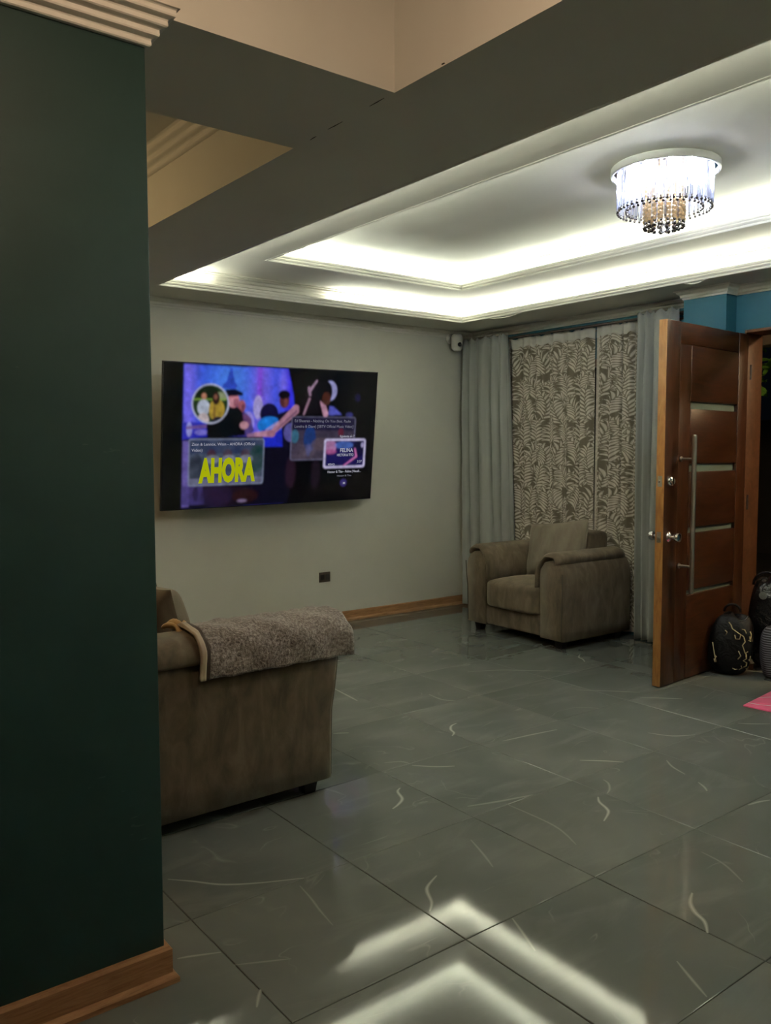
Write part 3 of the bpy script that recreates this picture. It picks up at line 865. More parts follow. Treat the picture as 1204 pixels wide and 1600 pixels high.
# local: x right, -y toward the viewer, z up
MB().box(-TW/2, TW/2, 0.0, .022, -THh/2, THh/2).build('panel_body', 'tv_plastic', tv, rot=(0, TROLL, 0), bevel=.003)
MB().box(-.72, .72, .022, .055, -THh/2+.03, .18).build('rear_housing', 'tv_plastic', tv, bevel=.01)
br = MB().box(-.22, .22, .055, .075, -.20, .20).box(-.04, .04, .075, .252, -.05, .02).build('wall_bracket', 'tv_plastic', tv)
# painted screen image in a colour attribute
SW, SH = 460, 259
img = np.zeros((SH, SW, 3))
uu, vv_ = np.meshgrid((np.arange(SW)+.5)/SW, (np.arange(SH)+.5)/SH)
AR = 16/9
def srgb(c): c = np.array(c, float)/255; return np.where(c <= .04045, c/12.92, ((c+.055)/1.055)**2.4)
def soft(mask, col, a=1.0):
    global img
    k = np.clip(mask, 0, 1)[..., None]*a
    img = img*(1-k)+srgb(col)*k
def ell(cx, cy, rx, ry, rot=0):
    dx, dy = (uu-cx)*AR, vv_-cy
    c, s = math.cos(rot), math.sin(rot)
    X_, Y_ = dx*c+dy*s, -dx*s+dy*c
    d = np.sqrt((X_/(rx*AR))**2+(Y_/ry)**2)
    return np.clip((1-d)*min(rx*AR, ry)*SH/1.6+.5, 0, 1)
def poly(pts):
    inside = np.zeros(uu.shape, bool); n = len(pts)
    for i in range(n):
        x1, y1 = pts[i]; x2, y2 = pts[(i+1) % n]
        cnd = ((y1 > vv_) != (y2 > vv_)) & (uu < (x2-x1)*(vv_-y1)/((y2-y1) if y2 != y1 else 1e-9)+x1)
        inside ^= cnd
    return blur(inside.astype(float), 1)
def blur(a, n):
    for _ in range(n):
        a = (a+np.roll(a, 1, 0)+np.roll(a, -1, 0))/3
        a = (a+np.roll(a, 1, 1)+np.roll(a, -1, 1))/3
    return a
def rrect(x0, x1, y0, y1, r=.018):
    dx = np.maximum(np.abs(uu-(x0+x1)/2)-(x1-x0)/2+r/AR, 0)*AR
    dy = np.maximum(np.abs(vv_-(y0+y1)/2)-(y1-y0)/2+r, 0)
    return np.clip((r-np.sqrt(dx*dx+dy*dy))*SH/1.4+.5, 0, 1)
def seg(x1, y1, x2, y2, w1, w2):
    dx, dy = (x2-x1)*AR, y2-y1
    t = np.clip((((uu-x1)*AR)*dx+(vv_-y1)*dy)/(dx*dx+dy*dy), 0, 1)
    d = np.sqrt(((uu-x1)*AR-t*dx)**2+(vv_-y1-t*dy)**2)
    return np.clip((w1+(w2-w1)*t-d)*SH/1.5+.5, 0, 1)
def wavy(s, ph=0): return .5+.5*np.sin(uu*s+ph+2*np.sin(vv_*9+ph))*np.cos(vv_*s*.7+ph)
# lit backdrop
bd = poly([(.082, .012), (.54, .008), (.572, .20), (.59, .52), (.082, .52)])
soft(bd, (62, 92, 250))
soft(bd*np.exp(-((uu-.28)/.10)**2)*np.exp(-((vv_-.12)/.22)**2), (86, 150, 255), .8)
soft(bd*np.exp(-((uu-.10)/.035)**2), (135, 120, 255), .8)
soft(bd*np.exp(-((uu-.42)/.05)**2), (140, 115, 255), .75)
soft(bd*np.exp(-((uu-.41)/.014)**2)*(vv_ < .26), (150, 70, 240), .7)
soft(bd*np.exp(-((uu-.55)/.03)**2), (60, 30, 255), .8)
soft(bd*np.exp(-((uu-.52)/.022)**2)*np.exp(-((vv_-.12)/.12)**2), (150, 130, 255), .6)
soft(ell(.405, .29, .022, .085), (190, 180, 230), .8)
soft(ell(.36, .40, .03, .08), (175, 160, 250), .8)
soft(poly([(.083, .40), (.20, .40), (.20, .53), (.083, .53)]), (40, 40, 190), .9)
soft(ell(.108, .45, .012, .05), (190, 190, 255), .7); soft(seg(.10, .44, .20, .425, .010, .014), (120, 90, 150), .9)
soft(ell(.16, .47, .03, .02), (150, 140, 220), .6)
# generic dark spire shape in the backdrop
soft(poly([(.278, .02), (.285, .02), (.298, .12), (.310, .14), (.300, .17), (.24, .16), (.262, .11)]), (40, 60, 200), .85)
# stage dark half
dk = poly([(.545, .0), (1, 0), (1, 1), (.45, 1), (.45, .56), (.60, .52), (.572, .20)])
soft(dk, (4, 4, 8))
soft(poly([(.19, .50), (.60, .50), (.56, 1), (.082, 1), (.082, .52)]), (10, 10, 30))
soft(poly([(.083, .53), (.112, .53), (.112, .99), (.083, .99)]), (120, 105, 190), .9)
soft(poly([(.112, .84), (.17, .84), (.18, .975), (.083, .975), (.083, .84)]), (70, 60, 125), .8)
soft(ell(.14, .90, .012, .05), (25, 22, 60), .8)
soft(blur(ell(.23, .92, .07, .08), 6), (25, 22, 60), .7); soft(blur(ell(.36, .93, .06, .05), 6), (50, 22, 18), .7); soft(ell(.345, .965, .022, .012), (150, 130, 170), .7)
# figures
soft(poly([(.30, .28), (.335, .31), (.375, .37), (.39, .46), (.36, .50), (.30, .50)]), (70, 50, 120), .9)
soft(ell(.331, .285, .018, .044), (176, 98, 112)); soft(ell(.338, .295, .008, .025), (110, 56, 80), .8); soft(ell(.345, .39, .03, .05), (120, 70, 110), .7)
soft(poly([(.245, .27), (.30, .27), (.335, .325), (.352, .49), (.185, .52), (.18, .42)]), (6, 6, 12))
soft(ell(.294, .245, .026, .052), (205, 132, 146)); soft(ell(.306, .262, .012, .03), (150, 84, 104), .8); soft(ell(.285, .262, .010, .03), (230, 170, 185), .5); soft(poly([(.258, .17), (.30, .165), (.334, .19), (.334, .21), (.305, .215), (.262, .22)]), (10, 12, 34))
soft(ell(.345, .42, .020, .028), (205, 150, 165))
soft(ell(.458, .335, .043, .075), (14, 14, 60)); soft(ell(.462, .42, .058, .065), (30, 130, 235)); soft(poly([(.43, .45), (.525, .45), (.528, .575), (.438, .575)]), (30, 45, 215))
soft(poly([(.49, .34), (.56, .30), (.60, .36), (.60, .60), (.53, .60), (.52, .44)]), (12, 12, 36)); soft(ell(.565, .47, .035, .07), (110, 105, 190), .7)
soft(ell(.528, .235, .024, .058), (95, 48, 52)); soft(ell(.526, .195, .028, .032), (14, 10, 20)); soft(ell(.535, .25, .010, .03), (140, 80, 80), .7)
soft(seg(.365, .492, .40, .485, .012, .018), (150, 110, 150)); soft(seg(.40, .485, .475, .478, .016, .026), (196, 142, 170)); soft(seg(.47, .478, .585, .30, .020, .034), (190, 136, 160)); soft(seg(.482, .470, .588, .315, .004, .010), (120, 80, 110), .8); soft(ell(.47, .478, .020, .026), (170, 116, 142)); soft(seg(.445, .455, .50, .40, .006, .010), (225, 180, 200), .5)
soft(poly([(.60, .27), (.64, .14), (.68, .05), (.71, .12), (.745, .33), (.60, .34)]), (18, 10, 18))
soft(seg(.648, .165, .683, .085, .012, .007), (176, 145, 172)); soft(seg(.652, .19, .645, .14, .010, .012), (160, 128, 155)); soft(seg(.625, .335, .650, .22, .008, .010), (170, 132, 155), .85)
soft(seg(.715, .24, .735, .33, .020, .024), (200, 150, 175))
soft(ell(.752, .155, .036, .075), (165, 165, 220)); soft(ell(.728, .165, .036, .085), (14, 8, 12)); soft(ell(.735, .215, .022, .05), (80, 40, 30))
soft(poly([(.752, .27), (.775, .275), (.82, .335), (.75, .34)]), (95, 100, 210)); soft(ell(.86, .335, .02, .02), (60, 60, 130), .8); soft(ell(.90, .20, .015, .03), (30, 22, 80), .7)
soft(blur(ell(.572, .77, .024, .12), 8), (52, 30, 48), .7); soft(blur(ell(.697, .79, .022, .12), 8), (36, 22, 38), .7)
# round inset picture
soft(ell(.195, .273, .080, .138), (200, 205, 235)); soft(ell(.195, .273, .074, .128), (38, 62, 30))
cm_ = ell(.195, .273, .074, .128)
soft(cm_*ell(.18, .20, .05, .05), (20, 36, 16)); soft(cm_*ell(.24, .22, .03, .03), (160, 170, 130), .8); soft(cm_*seg(.125, .245, .26, .24, .006, .006), (140, 180, 70), .8)
soft(cm_*ell(.166, .30, .026, .055), (195, 205, 225)); soft(cm_*ell(.166, .385, .024, .05), (205, 190, 195)); soft(cm_*ell(.167, .222, .011, .022), (190, 130, 105))
soft(cm_*ell(.222, .315, .034, .075), (190, 160, 60)); soft(cm_*ell(.218, .235, .016, .045), (50, 32, 26)); soft(cm_*ell(.216, .225, .008, .018), (150, 100, 80)); soft(cm_*ell(.228, .395, .026, .035), (30, 30, 50)); soft(cm_*ell(.212, .33, .006, .05), (110, 70, 40), .7)
# first card
soft(rrect(.107, .440, .515, .845), (150, 160, 190)); c1 = rrect(.111, .436, .522, .838, .014)
soft(c1, (70, 82, 104)); soft(c1*(vv_ < .62), (40, 52, 92), .8); soft(c1*ell(.14, .72, .03, .10), (40, 46, 60), .9); soft(c1*ell(.41, .66, .04, .10), (20, 60, 56), .9)
for x in (.205, .275, .355): soft(c1*ell(x, .625, .02, .035), (78, 40, 52), .8); soft(c1*ell(x+.005, .66, .03, .03), (150, 155, 170), .7)
soft(c1*(vv_ > .79), (120, 120, 150), .7)
soft(c1*wavy(60), (110, 120, 140), .25)
# second card
soft(rrect(.566, .896, .352, .680), (120, 118, 150)); c2 = rrect(.570, .892, .358, .674, .014)
soft(c2, (66, 58, 78)); soft(c2*(vv_ < .455), (34, 30, 62), .95); soft(c2*ell(.66, .52, .03, .10), (30, 62, 130), .95); soft(c2*ell(.655, .60, .012, .05), (60, 80, 150), .9); soft(c2*ell(.585, .50, .02, .05), (60, 120, 150), .8)
soft(c2*(vv_ > .56)*wavy(34, 1), (110, 96, 110), .5); soft(c2*ell(.72, .56, .05, .05), (96, 80, 92), .7); soft(c2*ell(.82, .47, .015, .03), (110, 30, 50), .7)
# third card
soft(rrect(.735, .958, .52, .748, .022), (222, 214, 255)); c3 = rrect(.745, .949, .536, .732, .012)
soft(c3, (32, 24, 92)); soft(c3*ell(.77, .58, .03, .05), (200, 140, 190), .8); soft(c3*ell(.77, .62, .03, .02), (180, 90, 150), .8); soft(c3*ell(.92, .60, .03, .07), (14, 10, 50), .9); soft(c3*ell(.84, .57, .05, .03), (90, 130, 220), .6)
soft(c3*seg(.90, .60, .91, .66, .008, .008), (220, 120, 190), .9); soft(c3*seg(.91, .66, .84, .735, .008, .006), (220, 120, 190), .9); soft(c3*ell(.94, .57, .008, .02), (200, 190, 240), .8)
soft(ell(.847, .866, .018, .030), (62, 52, 120))
for yy_, k_ in ((.30, 1.0),):
    sh = blur(np.random.RandomState(8).rand(SH, SW), 9); sh = (sh-sh.min())/(sh.max()-sh.min())
    img = img*(.55+.75*sh[..., None])
grain = blur(np.random.RandomState(3).rand(SH, SW), 3)
img = np.stack([blur(img[..., k], 3) for k in range(3)], -1)*(.88+.5*(grain[..., None]-.5))
img = np.clip(img, 0, 1)
vx = (np.arange(SW+1)/SW-.5)*(TW-.012); vz = (.5-np.arange(SH+1)/SH)*(THh-.012)
gx, gz = np.meshgrid(vx, vz)
co = np.stack([gx, np.full_like(gx, -.0012), gz], -1).reshape(-1, 3)
ii, jj = np.meshgrid(np.arange(SW), np.arange(SH))
a0 = (jj*(SW+1)+ii).ravel()
faces = np.stack([a0, a0+SW+1, a0+SW+2, a0+1], -1)
me = bpy.data.meshes.new('screen')
me.vertices.add(len(co)); me.vertices.foreach_set('co', co.ravel())
me.loops.add(faces.size); me.loops.foreach_set('vertex_index', faces.ravel().astype(np.int32))
me.polygons.add(len(faces)); me.polygons.foreach_set('loop_start', np.arange(0, faces.size, 4, dtype=np.int32))
me.update(calc_edges=True); me.validate()
pad_img = np.pad(img, ((0, 1), (0, 1), (0, 0)), mode='edge')
ca = me.color_attributes.new('picture', 'FLOAT_COLOR', 'POINT')
ca.data.foreach_set('color', np.concatenate([pad_img.reshape(-1, 3), np.ones((len(co), 1))], 1).ravel())
m, nt, b = new_mat('screen_picture', (0.004, 0.004, 0.005), 0.12, 0, 0.5)
at = nd(nt, 'ShaderNodeAttribute', _attribute_name='picture')
nt.links.new(at.outputs['Color'], b.inputs['Emission Color']); b.inputs['Emission Strength'].default_value = SCREEN
me.materials.append(m)
sc_o = bpy.data.objects.new('screen', me); COL.objects.link(sc_o); sc_o.parent = tv; sc_o.rotation_euler = (0, TROLL, 0)
sc_o['label'] = 'glowing screen with blue stage picture and video cards'
emitter('text_white', (0.75, 0.75, 0.9), .62*SCREEN); emitter('text_dim', (0.42, 0.42, 0.55), .55*SCREEN); emitter('text_yellow', (0.47, 0.52, 0.004), .95*SCREEN)
def text(body, u, v, h, mat, width=None, align='LEFT', bold=0.0, name='screen_text'):
    cv = bpy.data.curves.new(name, 'FONT'); cv.body = body; cv.size = 1.0; cv.align_x = align; cv.offset = bold; cv.resolution_u = 3
    tmp = bpy.data.objects.new('tmp', cv); COL.objects.link(tmp)
    bpy.context.view_layer.update()
    me_ = bpy.data.meshes.new_from_object(tmp.evaluated_get(bpy.context.evaluated_depsgraph_get()))
    bpy.data.objects.remove(tmp, do_unlink=True)
    xs = [p.co.x for p in me_.vertices]; ys = [p.co.y for p in me_.vertices]
    x0, x1 = min(xs), max(xs); hh = h*THh/.72     # cap height ~0.72 em
    sx = hh if width is None else width*TW/(x1-x0)
    sy = hh
    for p in me_.vertices:
        p.co = ((p.co.x-(x0 if align == 'LEFT' else 0))*sx, 0, p.co.y*sy)
    me_.name = name
    me_.materials.clear(); me_.materials.append(M[mat])
    o = bpy.data.objects.new(name, me_); COL.objects.link(o); o.parent = sc_o
    o.location = ((u-.5)*TW, -.0022, (.5-v)*THh)
    return o
text('Zion & Lennox, Wisin - AHORA (Official', .121, .560, .021, 'text_white', .275)
text('Video)', .121, .600, .021, 'text_white', .045)
text('AHORA', .152, .808, .158, 'text_yellow', .250, bold=.06)
text('Ed Sheeran - Nothing On You (feat. Paulo', .580, .393, .021, 'text_dim', .285)
text('Londra & Dave) [SBTV Official Music Video]', .580, .434, .021, 'text_dim', .300)
text('Siguiente en 7', .812, .506, .018, 'text_white', .078, bold=.01)
text('FELINA', .817, .620, .030, 'text_white', .070, bold=.02)
text('HECTOR & TITO', .802, .652, .020, 'text_white', .088, bold=.02)
text('3:37', .912, .705, .019, 'text_white', .026, bold=.01)
text('VEVO', .756, .722, .016, 'text_white', .036, bold=.02)
text('Hector & Tito - Felina (Visuali...', .757, .780, .019, 'text_white', .178, bold=.012)
text('Hector & Tito', .808, .810, .014, 'text_dim', .076)
text('×', .840, .876, .028, 'text_white', .014, bold=.02)

# ------------------------------------------------------------------ wall fittings
ou = empty('wall_outlet', (3.872, YW, .400)); props(ou, 'dark brown double wall outlet low on the cream wall', 'outlet')
MB().box(-.055, .055, -.009, 0, -.042, .042).build('cover_plate', 'outlet_brown', ou, bevel=.003)
for x in (-.024, .024):
    MB().box(x-.019, x+.019, -.012, -.008, -.022, .022).build('socket', 'outlet_hole', ou, bevel=.002)
sc = empty('security_camera', (5.275, YW, 2.485)); props(sc, 'small white security camera mounted high in the room corner', 'camera')
MB().lathe([(.045, 0), (.045, -.012), (.030, -.020), (.014, -.030), (.014, -.06), (.0005, -.061)], 20, (0, 0, .01), 'y').build('mount', 'white_plastic', sc, autos=True)
hd = MB().lathe([(.0005, -.078), (.026, -.074), (.040, -.058), (.043, -.03), (.043, .025), (.040, .04), (.030, .05), (.0005, .052)], 22, (0, -.085, -.018)).build('head', 'white_plastic', sc, autos=True)
sc.scale = (1.2, 1.2, 1.2)
hd['label'] = 'rounded white camera body'
MB().lathe([(.017, -.036), (.017, -.044), (.012, -.047), (.0005, -.048)], 16, (-.008, -.085, -.050), 'y').build('lens', 'black_lens', sc, autos=True)

# ------------------------------------------------------------------ curtain rods and curtains
XR = 5.42
def rod(x, z, y0, y1, label, r=.011):
    o = empty('curtain_rod', (x, (y0+y1)/2, z)); props(o, label, 'curtain rod')
    h = (y1-y0)/2
    MB().tube([(0, -h, 0), (0, h, 0)], r, 12).build('pole', 'rod_dark', o, autos=True)
    for s in (-1, 1):
        MB().lathe([(r, 0), (r+.008, s*.004), (r+.010, s*.018), (r+.016, s*.03), (r+.014, s*.048), (.0005, s*.056)], 14, (0, s*h, 0), 'y').build('finial', 'rod_dark', o, autos=True)
        MB().box(-.006, XW-x, s*(h-.06)-.006, s*(h-.06)+.006, -.008, .008).build('bracket', 'rod_dark', o)
    return o
rod(XR+.052, 2.452, 3.56, 5.80, 'front dark curtain rod holding the grey curtains')
rod(XR+.122, 2.420, 3.60, 5.78, 'rear dark curtain rod holding the patterned sheers', .008)

def curtain(name, ya, yb, yab, ybb, x, z0, z1, folds, amp, mat, label, seed=0):
    """ya..yb at top, yab..ybb at the hem"""
    rnd = random.Random(seed); ph = [rnd.uniform(0, 6.28) for _ in range(4)]
    mb = MB(); nu, nv = folds*14, 40
    def fn(u, v):
        y = (ya+(yb-ya)*u)*(1-v)+(yab+(ybb-yab)*u)*v
        p = (u+.06*math.sin(6.3*u+ph[1])+.02*math.sin(15*u+ph[2]))*folds*2*math.pi
        top = math.exp(-v*14)
        a = amp*(.45+.55*min(1, v*5))
        xx = a*(math.sin(p+.5*math.sin(2.1*v+ph[0]))+.35*math.sin(2*p+ph[1])*min(1, v*4)+.3*math.sin(.5*p+ph[2]+1.5*v))
        y += .010*math.sin(p*1+ph[3]+3*v)*v
        z = z1+(z0-z1)*v + (.012*math.sin(p*2)*top)
        return (xx, y, z)
    mb.grid(fn, nu, nv)
    o = mb.build(name, mat, loc=None, smooth=True, solid=.004)
    o.location = (x, 0, 0)
    props(o, label, 'curtain')
    return o
curtain('curtain', 5.265, 5.83, 5.175, 5.80, XR-.012, .02, 2.478, 5, .034, 'curtain_grey', 'grey curtain hanging between the television wall and the sheers', 2)
curtain('curtain', 3.575, 3.930, 3.60, 3.875, XR-.012, .02, 2.478, 4, .034, 'curtain_grey', 'grey curtain gathered behind the open wooden door', 4)

def leaf_raster(w, h, res, seed):
    """scrolling leaf fronds: 1 on the leaves, 0 on the ground between"""
    rnd = random.Random(seed)
    nx, nz = int(w/res)+1, int(h/res)+1
    A = np.zeros((nz, nx))
    def disc(x, z, r, val):
        x0, x1 = max(0, int((x-r)/res)), min(nx-1, int((x+r)/res)+1)
        z0, z1 = max(0, int((z-r)/res)), min(nz-1, int((z+r)/res)+1)
        if x1 < x0 or z1 < z0: return
        X_, Z_ = np.meshgrid(np.arange(x0, x1+1)*res, np.arange(z0, z1+1)*res)
        k = np.clip((r-np.hypot(X_-x, Z_-z))/res+.5, 0, 1)
        s = A[z0:z1+1, x0:x1+1]
        A[z0:z1+1, x0:x1+1] = s*(1-k)+val*k
    def leaf(bx, bz, ang, ln, wd, curl):
        N = 13; pts = []
        x, z, a = bx, bz, ang
        for i in range(N+1):
            t = i/N
            r = wd*(math.sin(math.pi*min(1, t*.93+.07))**.7)
            pts.append((x, z, max(r, .0016)))
            x += math.sin(a)*ln/N; z += math.cos(a)*ln/N; a += curl/N*(0.4+1.2*t)
        for val, ex_ in ((0, .0052), (1, 0)):
            for x, z, r in pts: disc(x, z, r+ex_, val)
    def plume(bx, bz, lean, ln, curl):
        """curved stem with pairs of arching leaves and a tip leaf"""
        N = 7; x, z, a = bx, bz, lean; nodes = []
        for i in range(N+1):
            nodes.append((x, z, a)); x += math.sin(a)*ln/N; z += math.cos(a)*ln/N; a += curl/N
        for i in range(N, -1, -1):
            x, z, a = nodes[i]; t = i/N
            l = (.070+.050*math.sin(math.pi*min(1, t*.8+.25)))*rnd.uniform(.9, 1.1)*(1-.35*t)
            wd = .0092*(1-.3*t)
            if i == N:
                leaf(x, z, a, l*1.1, wd, curl*.4)
            else:
                for sg in (-1, 1):
                    leaf(x, z, a+sg*(.50+.25*(1-t)), l, wd, sg*rnd.uniform(.7, 1.5))
    for j in range(int(h/.11)+3, -3, -1):          # small fans filling the ground
        for i in range(-1, int(w/.11)+2):
            bx = (i+.5*(j % 2))*.11+rnd.uniform(-.03, .03); bz = j*.11+rnd.uniform(-.03, .03); lean = rnd.uniform(-1.2, 1.2)
            for k in (-3, 3, -2, 2, -1, 1, 0):
                leaf(bx, bz, lean+k*.36, .085*rnd.uniform(.85, 1.1), .0085, .45*k)
    sx, sz = .165, .190
    rows = int(h/sz)+3
    for j in range(rows, -3, -1):
        for i in range(-1, int(w/sx)+2):
            bx = (i+.5*(j % 2))*sx+rnd.uniform(-.02, .02); bz = j*sz-.03+rnd.uniform(-.03, .03)
            sg = 1 if (i+j) % 2 else -1
            plume(bx, bz, sg*rnd.uniform(.0, .5), rnd.uniform(.17, .23), -sg*rnd.uniform(.4, 1.6))
    return A, nx, nz
def sheer(y0, y1, z0, z1, x, seed, label, fold, y0b, y1b):
    w, h, res = (y1-y0)*1.04, z1-z0, .0042
    A, nx, nz = leaf_raster(w, h, res, seed)
    rnd = random.Random(seed); ph = [rnd.uniform(0, 6.28) for _ in range(5)]
    u = np.linspace(0, 1, nx); v = np.linspace(0, 1, nz)       # v 0 = bottom
    U, V = np.meshgrid(u, v)
    Yt = y0+(y1-y0)*U; Yb = y0b+(y1b-y0b)*U
    Y_ = Yb*(1-V)+Yt*V
    p = U*fold*2*math.pi
    Xo = .014*np.sin(p+ph[0]+.8*np.sin(2*V+ph[1]))+.008*np.sin(2.3*p+ph[2]+1.2*V)+.020*np.exp(-((U-.28)/.05)**2)-.016*np.exp(-((U-.70)/.04)**2)
    Y_ = Y_+.010*np.cos(p+ph[0])
    Zz = z0+(z1-z0)*V + .010*np.sin(p*1.5+ph[3])*(V**8)
    co = np.stack([Xo, Y_, Zz], -1).reshape(-1, 3)
    ii, jj = np.meshgrid(np.arange(nx-1), np.arange(nz-1)); a0 = (jj*nx+ii).ravel()
    fc = np.stack([a0, a0+1, a0+nx+1, a0+nx], -1)
    me = bpy.data.meshes.new('sheer_curtain')
    me.vertices.add(len(co)); me.vertices.foreach_set('co', co.ravel())
    me.loops.add(fc.size); me.loops.foreach_set('vertex_index', fc.ravel().astype(np.int32))
    me.polygons.add(len(fc)); me.polygons.foreach_set('loop_start', np.arange(0, fc.size, 4, dtype=np.int32))
    me.update(calc_edges=True); me.validate()
    B = A.copy()
    B[:, :4] = np.maximum(B[:, :4], .8); B[:, -4:] = np.maximum(B[:, -4:], .8)
    B[:10, :] = np.maximum(B[:10, :], .8)
    at = me.attributes.new('leaf', 'FLOAT', 'POINT'); at.data.foreach_set('value', B.ravel())
    me.shade_smooth(); me.materials.append(M['sheer'])
    o = bpy.data.objects.new('sheer_curtain', me); COL.objects.link(o); o.location = (x, 0, 0)
    props(o, label, 'curtain')
    # heading tape gathered on the rod
    mb = MB(); n = nx//3
    def fn(a, c):
        k = min(nx-1, int(a*(nx-1)))
        return (Xo[-1, k]-.002, Y_[-1, k], Zz[-1, k]-.062+.086*c+.006*math.sin(a*40)*c)
    mb.grid(fn, n, 3)
    t = mb.build('heading_tape', 'sheer_tape', o, smooth=True, solid=.003); t['label'] = 'plain white gathered heading'
    return o
XSH = XR+.092
sheer(4.392, 5.35, .03, 2.425, XSH, 21, 'cream leaf patterned sheer curtain beside the television side grey curtain', 6, 4.372, 5.27)
sheer(3.83, 4.385, .03, 2.428, XSH, 33, 'narrower cream leaf patterned sheer curtain next to the open door', 5, 3.80, 4.405)

# ------------------------------------------------------------------ chandelier
CX, CY = 3.668, 2.515
ch = empty('chandelier', (CX, CY, Z2)); props(ch, 'round crystal chandelier with glass rods and amber beads', 'chandelier')
MB().lathe([(.0005, 0), (.254, 0), (.258, -.004), (.258, -.034), (.254, -.038), (.246, -.038), (.243, -.020), (.0005, -.022)], 64).build('ceiling_plate', 'plate_white', ch, autos=True)
MB().lathe([(.0005, -.021), (.242, -.021), (.242, -.024), (.0005, -.024)], 48).build('mirror_disc', 'chrome', ch, autos=True)
rodm = MB().lathe([(.0055, 0), (.0060, -.004), (.0060, -.168), (.003, -.176)], 6).build('crystal_rod', 'crystal', ch, loc=(.236, 0, -.030))
beadm = MB().ball((0, 0, -.184), .0070, 8, 6).build('bead', 'bead_dark', rodm)
def place(proto, sub, r, n, z, ph=0.0, sc=1.0, first=False):
    for k in range(n):
        a = 2*math.pi*k/n+ph
        loc = (r*math.cos(a), r*math.sin(a), z)
        if first and k == 0:
            proto.location = loc; proto.rotation_euler = (0, 0, a); continue
        c = copy_obj(proto, ch, loc, (0, 0, a), (1, 1, sc))
        for s in sub: copy_obj(s, c)
place(rodm, [beadm], .222, 48, -.026, 0, 1.0, True)
place(rodm, [beadm], .180, 36, -.026, .05, 1.0)
ar = MB()
for k in range(12): ar.ball((0, 0, -.010-.0205*k), .0104, 8, 5)
arm_ = ar.build('amber_strand', 'amber_crystal', ch, smooth=True)
ab_ = MB().ball((0, 0, -.266), .0105, 10, 6).ball((0, 0, -.248), .008, 8, 5).build('bead', 'bead_dark', arm_, smooth=True)
place(arm_, [ab_], .092, 18, -.026, .1, 1.0, True)
place(arm_, [ab_], .060, 10, -.026, .2, 1.04)
place(rodm, [], .092, 9, -.026, .3, 1.35)
MB().tube([(0, 0, -.022), (0, 0, -.276)], .003, 6).build('centre_wire', 'steel', ch)
MB().ball((0, 0, -.296), .024, 14, 8).build('crystal_ball', 'crystal', ch)
bl = MB().lathe([(.0005, -.058), (.012, -.056), (.019, -.046), (.020, -.036), (.014, -.022), (.010, -.018), (.010, 0)], 14).build('bulb', 'bulb_cool', ch, loc=(.142, 0, -.024), smooth=True)
for k in range(1, 8):
    a = 2*math.pi*k/8
    copy_obj(bl, ch, (.142*math.cos(a), .142*math.sin(a), -.024))

# ------------------------------------------------------------------ other real lamps (out of view)
def dome(name, loc, mat, label, r=.17):
    o = empty(name, loc); props(o, label, 'lamp')
    MB().lathe([(.0005, 0), (r+.012, 0), (r+.012, -.022), (r, -.024)], 32).build('lamp_base', 'white_plastic', o, autos=True)
    MB().lathe([(r, -.022), (r*.96, -.045), (r*.8, -.075), (r*.5, -.098), (.0005, -.108)], 32).build('lamp_shade', mat, o, smooth=True)
dome('ceiling_lamp', (.75, 1.0, 2.95), 'lamp_warm', 'round warm ceiling lamp in the dining recess')
dome('ceiling_lamp', (.45, 4.25, 2.90), 'lamp_warm_passage', 'round warm ceiling lamp above the passage behind the sofa', .14)
pl = empty('porch_lamp', (6.4, 1.25, 2.70)); props(pl, 'round warm porch lamp under the outside beam', 'lamp')
MB().lathe([(.0005, 0), (.14, 0), (.14, -.02), (.13, -.024)], 28).build('lamp_base', 'white_plastic', pl, autos=True)
MB().lathe([(.13, -.022), (.125, -.05), (.08, -.08), (.0005, -.092)], 28).build('lamp_shade', 'lamp_porch', pl, smooth=True)

# ------------------------------------------------------------------ bags by the door
def blob(rx, ry, rz, e=2.6, n=26, m_=18, seed=0, lump=.06, flat=True):
    rnd = random.Random(seed); ph = [rnd.uniform(0, 6.28) for _ in range(6)]
    def pt(th_, t):
        st, ct = math.sin(t), math.cos(t)
        sgn = lambda a, p: math.copysign(abs(a)**p, a)
        x, y, z = sgn(st, 2/e)*sgn(math.cos(th_), 2/e), sgn(st, 2/e)*sgn(math.sin(th_), 2/e), sgn(ct, 2/e)
        k = 1+lump*(math.sin(3*th_+ph[0]+2*t)+.7*math.sin(5*th_-3*t+ph[1])+.5*math.sin(4*t+ph[2]))
        return (rx*x*k, ry*y*k, max(rz+rz*z*(k if z > 0 else 1), 0.0))
    return pt
def blob_mesh(pt, n=30, m_=20):
    return MB().loft([[pt(2*math.pi*k/n, max(.02, min(math.pi-.02, math.pi*j/m_))) for k in range(n)] for j in range(m_+1)])
bg = empty('backpack', (5.065, 2.915, 0), math.radians(28)); props(bg, 'black backpack with gold vine embroidery leaning by the door', 'bag')
pt = blob(.10, .135, .192, 2.9, seed=2, lump=.045)
def lean_pt(a, t):
    x, y, z = pt(a, t); return (x+.10*z, y-.05*z, z)
blob_mesh(lean_pt, 36, 26).build('bag_body', 'black_nylon', bg, smooth=True)
def emb(path, r=.0032):
    P = []
    for a, t in path:
        q = Vector(lean_pt(math.radians(a), math.radians(t))); c = Vector((.02, 0, q.z)); P.append(tuple(q+(q-c).normalized()*.002))
    MB().tube(P, r, 6).build('embroidery', 'gold_thread', bg, smooth=True)
A0 = 190
emb([(A0-18, 40), (A0-12, 48), (A0-10, 58), (A0-3, 66), (A0+5, 72), (A0+3, 80), (A0-5, 80), (A0-7, 72)])
emb([(A0+5, 72), (A0+12, 76), (A0+16, 84), (A0+10, 88), (A0+18, 94), (A0+26, 92)])
emb([(A0+20, 94), (A0+24, 102), (A0+16, 106), (A0+28, 110), (A0+32, 118), (A0+24, 122)])
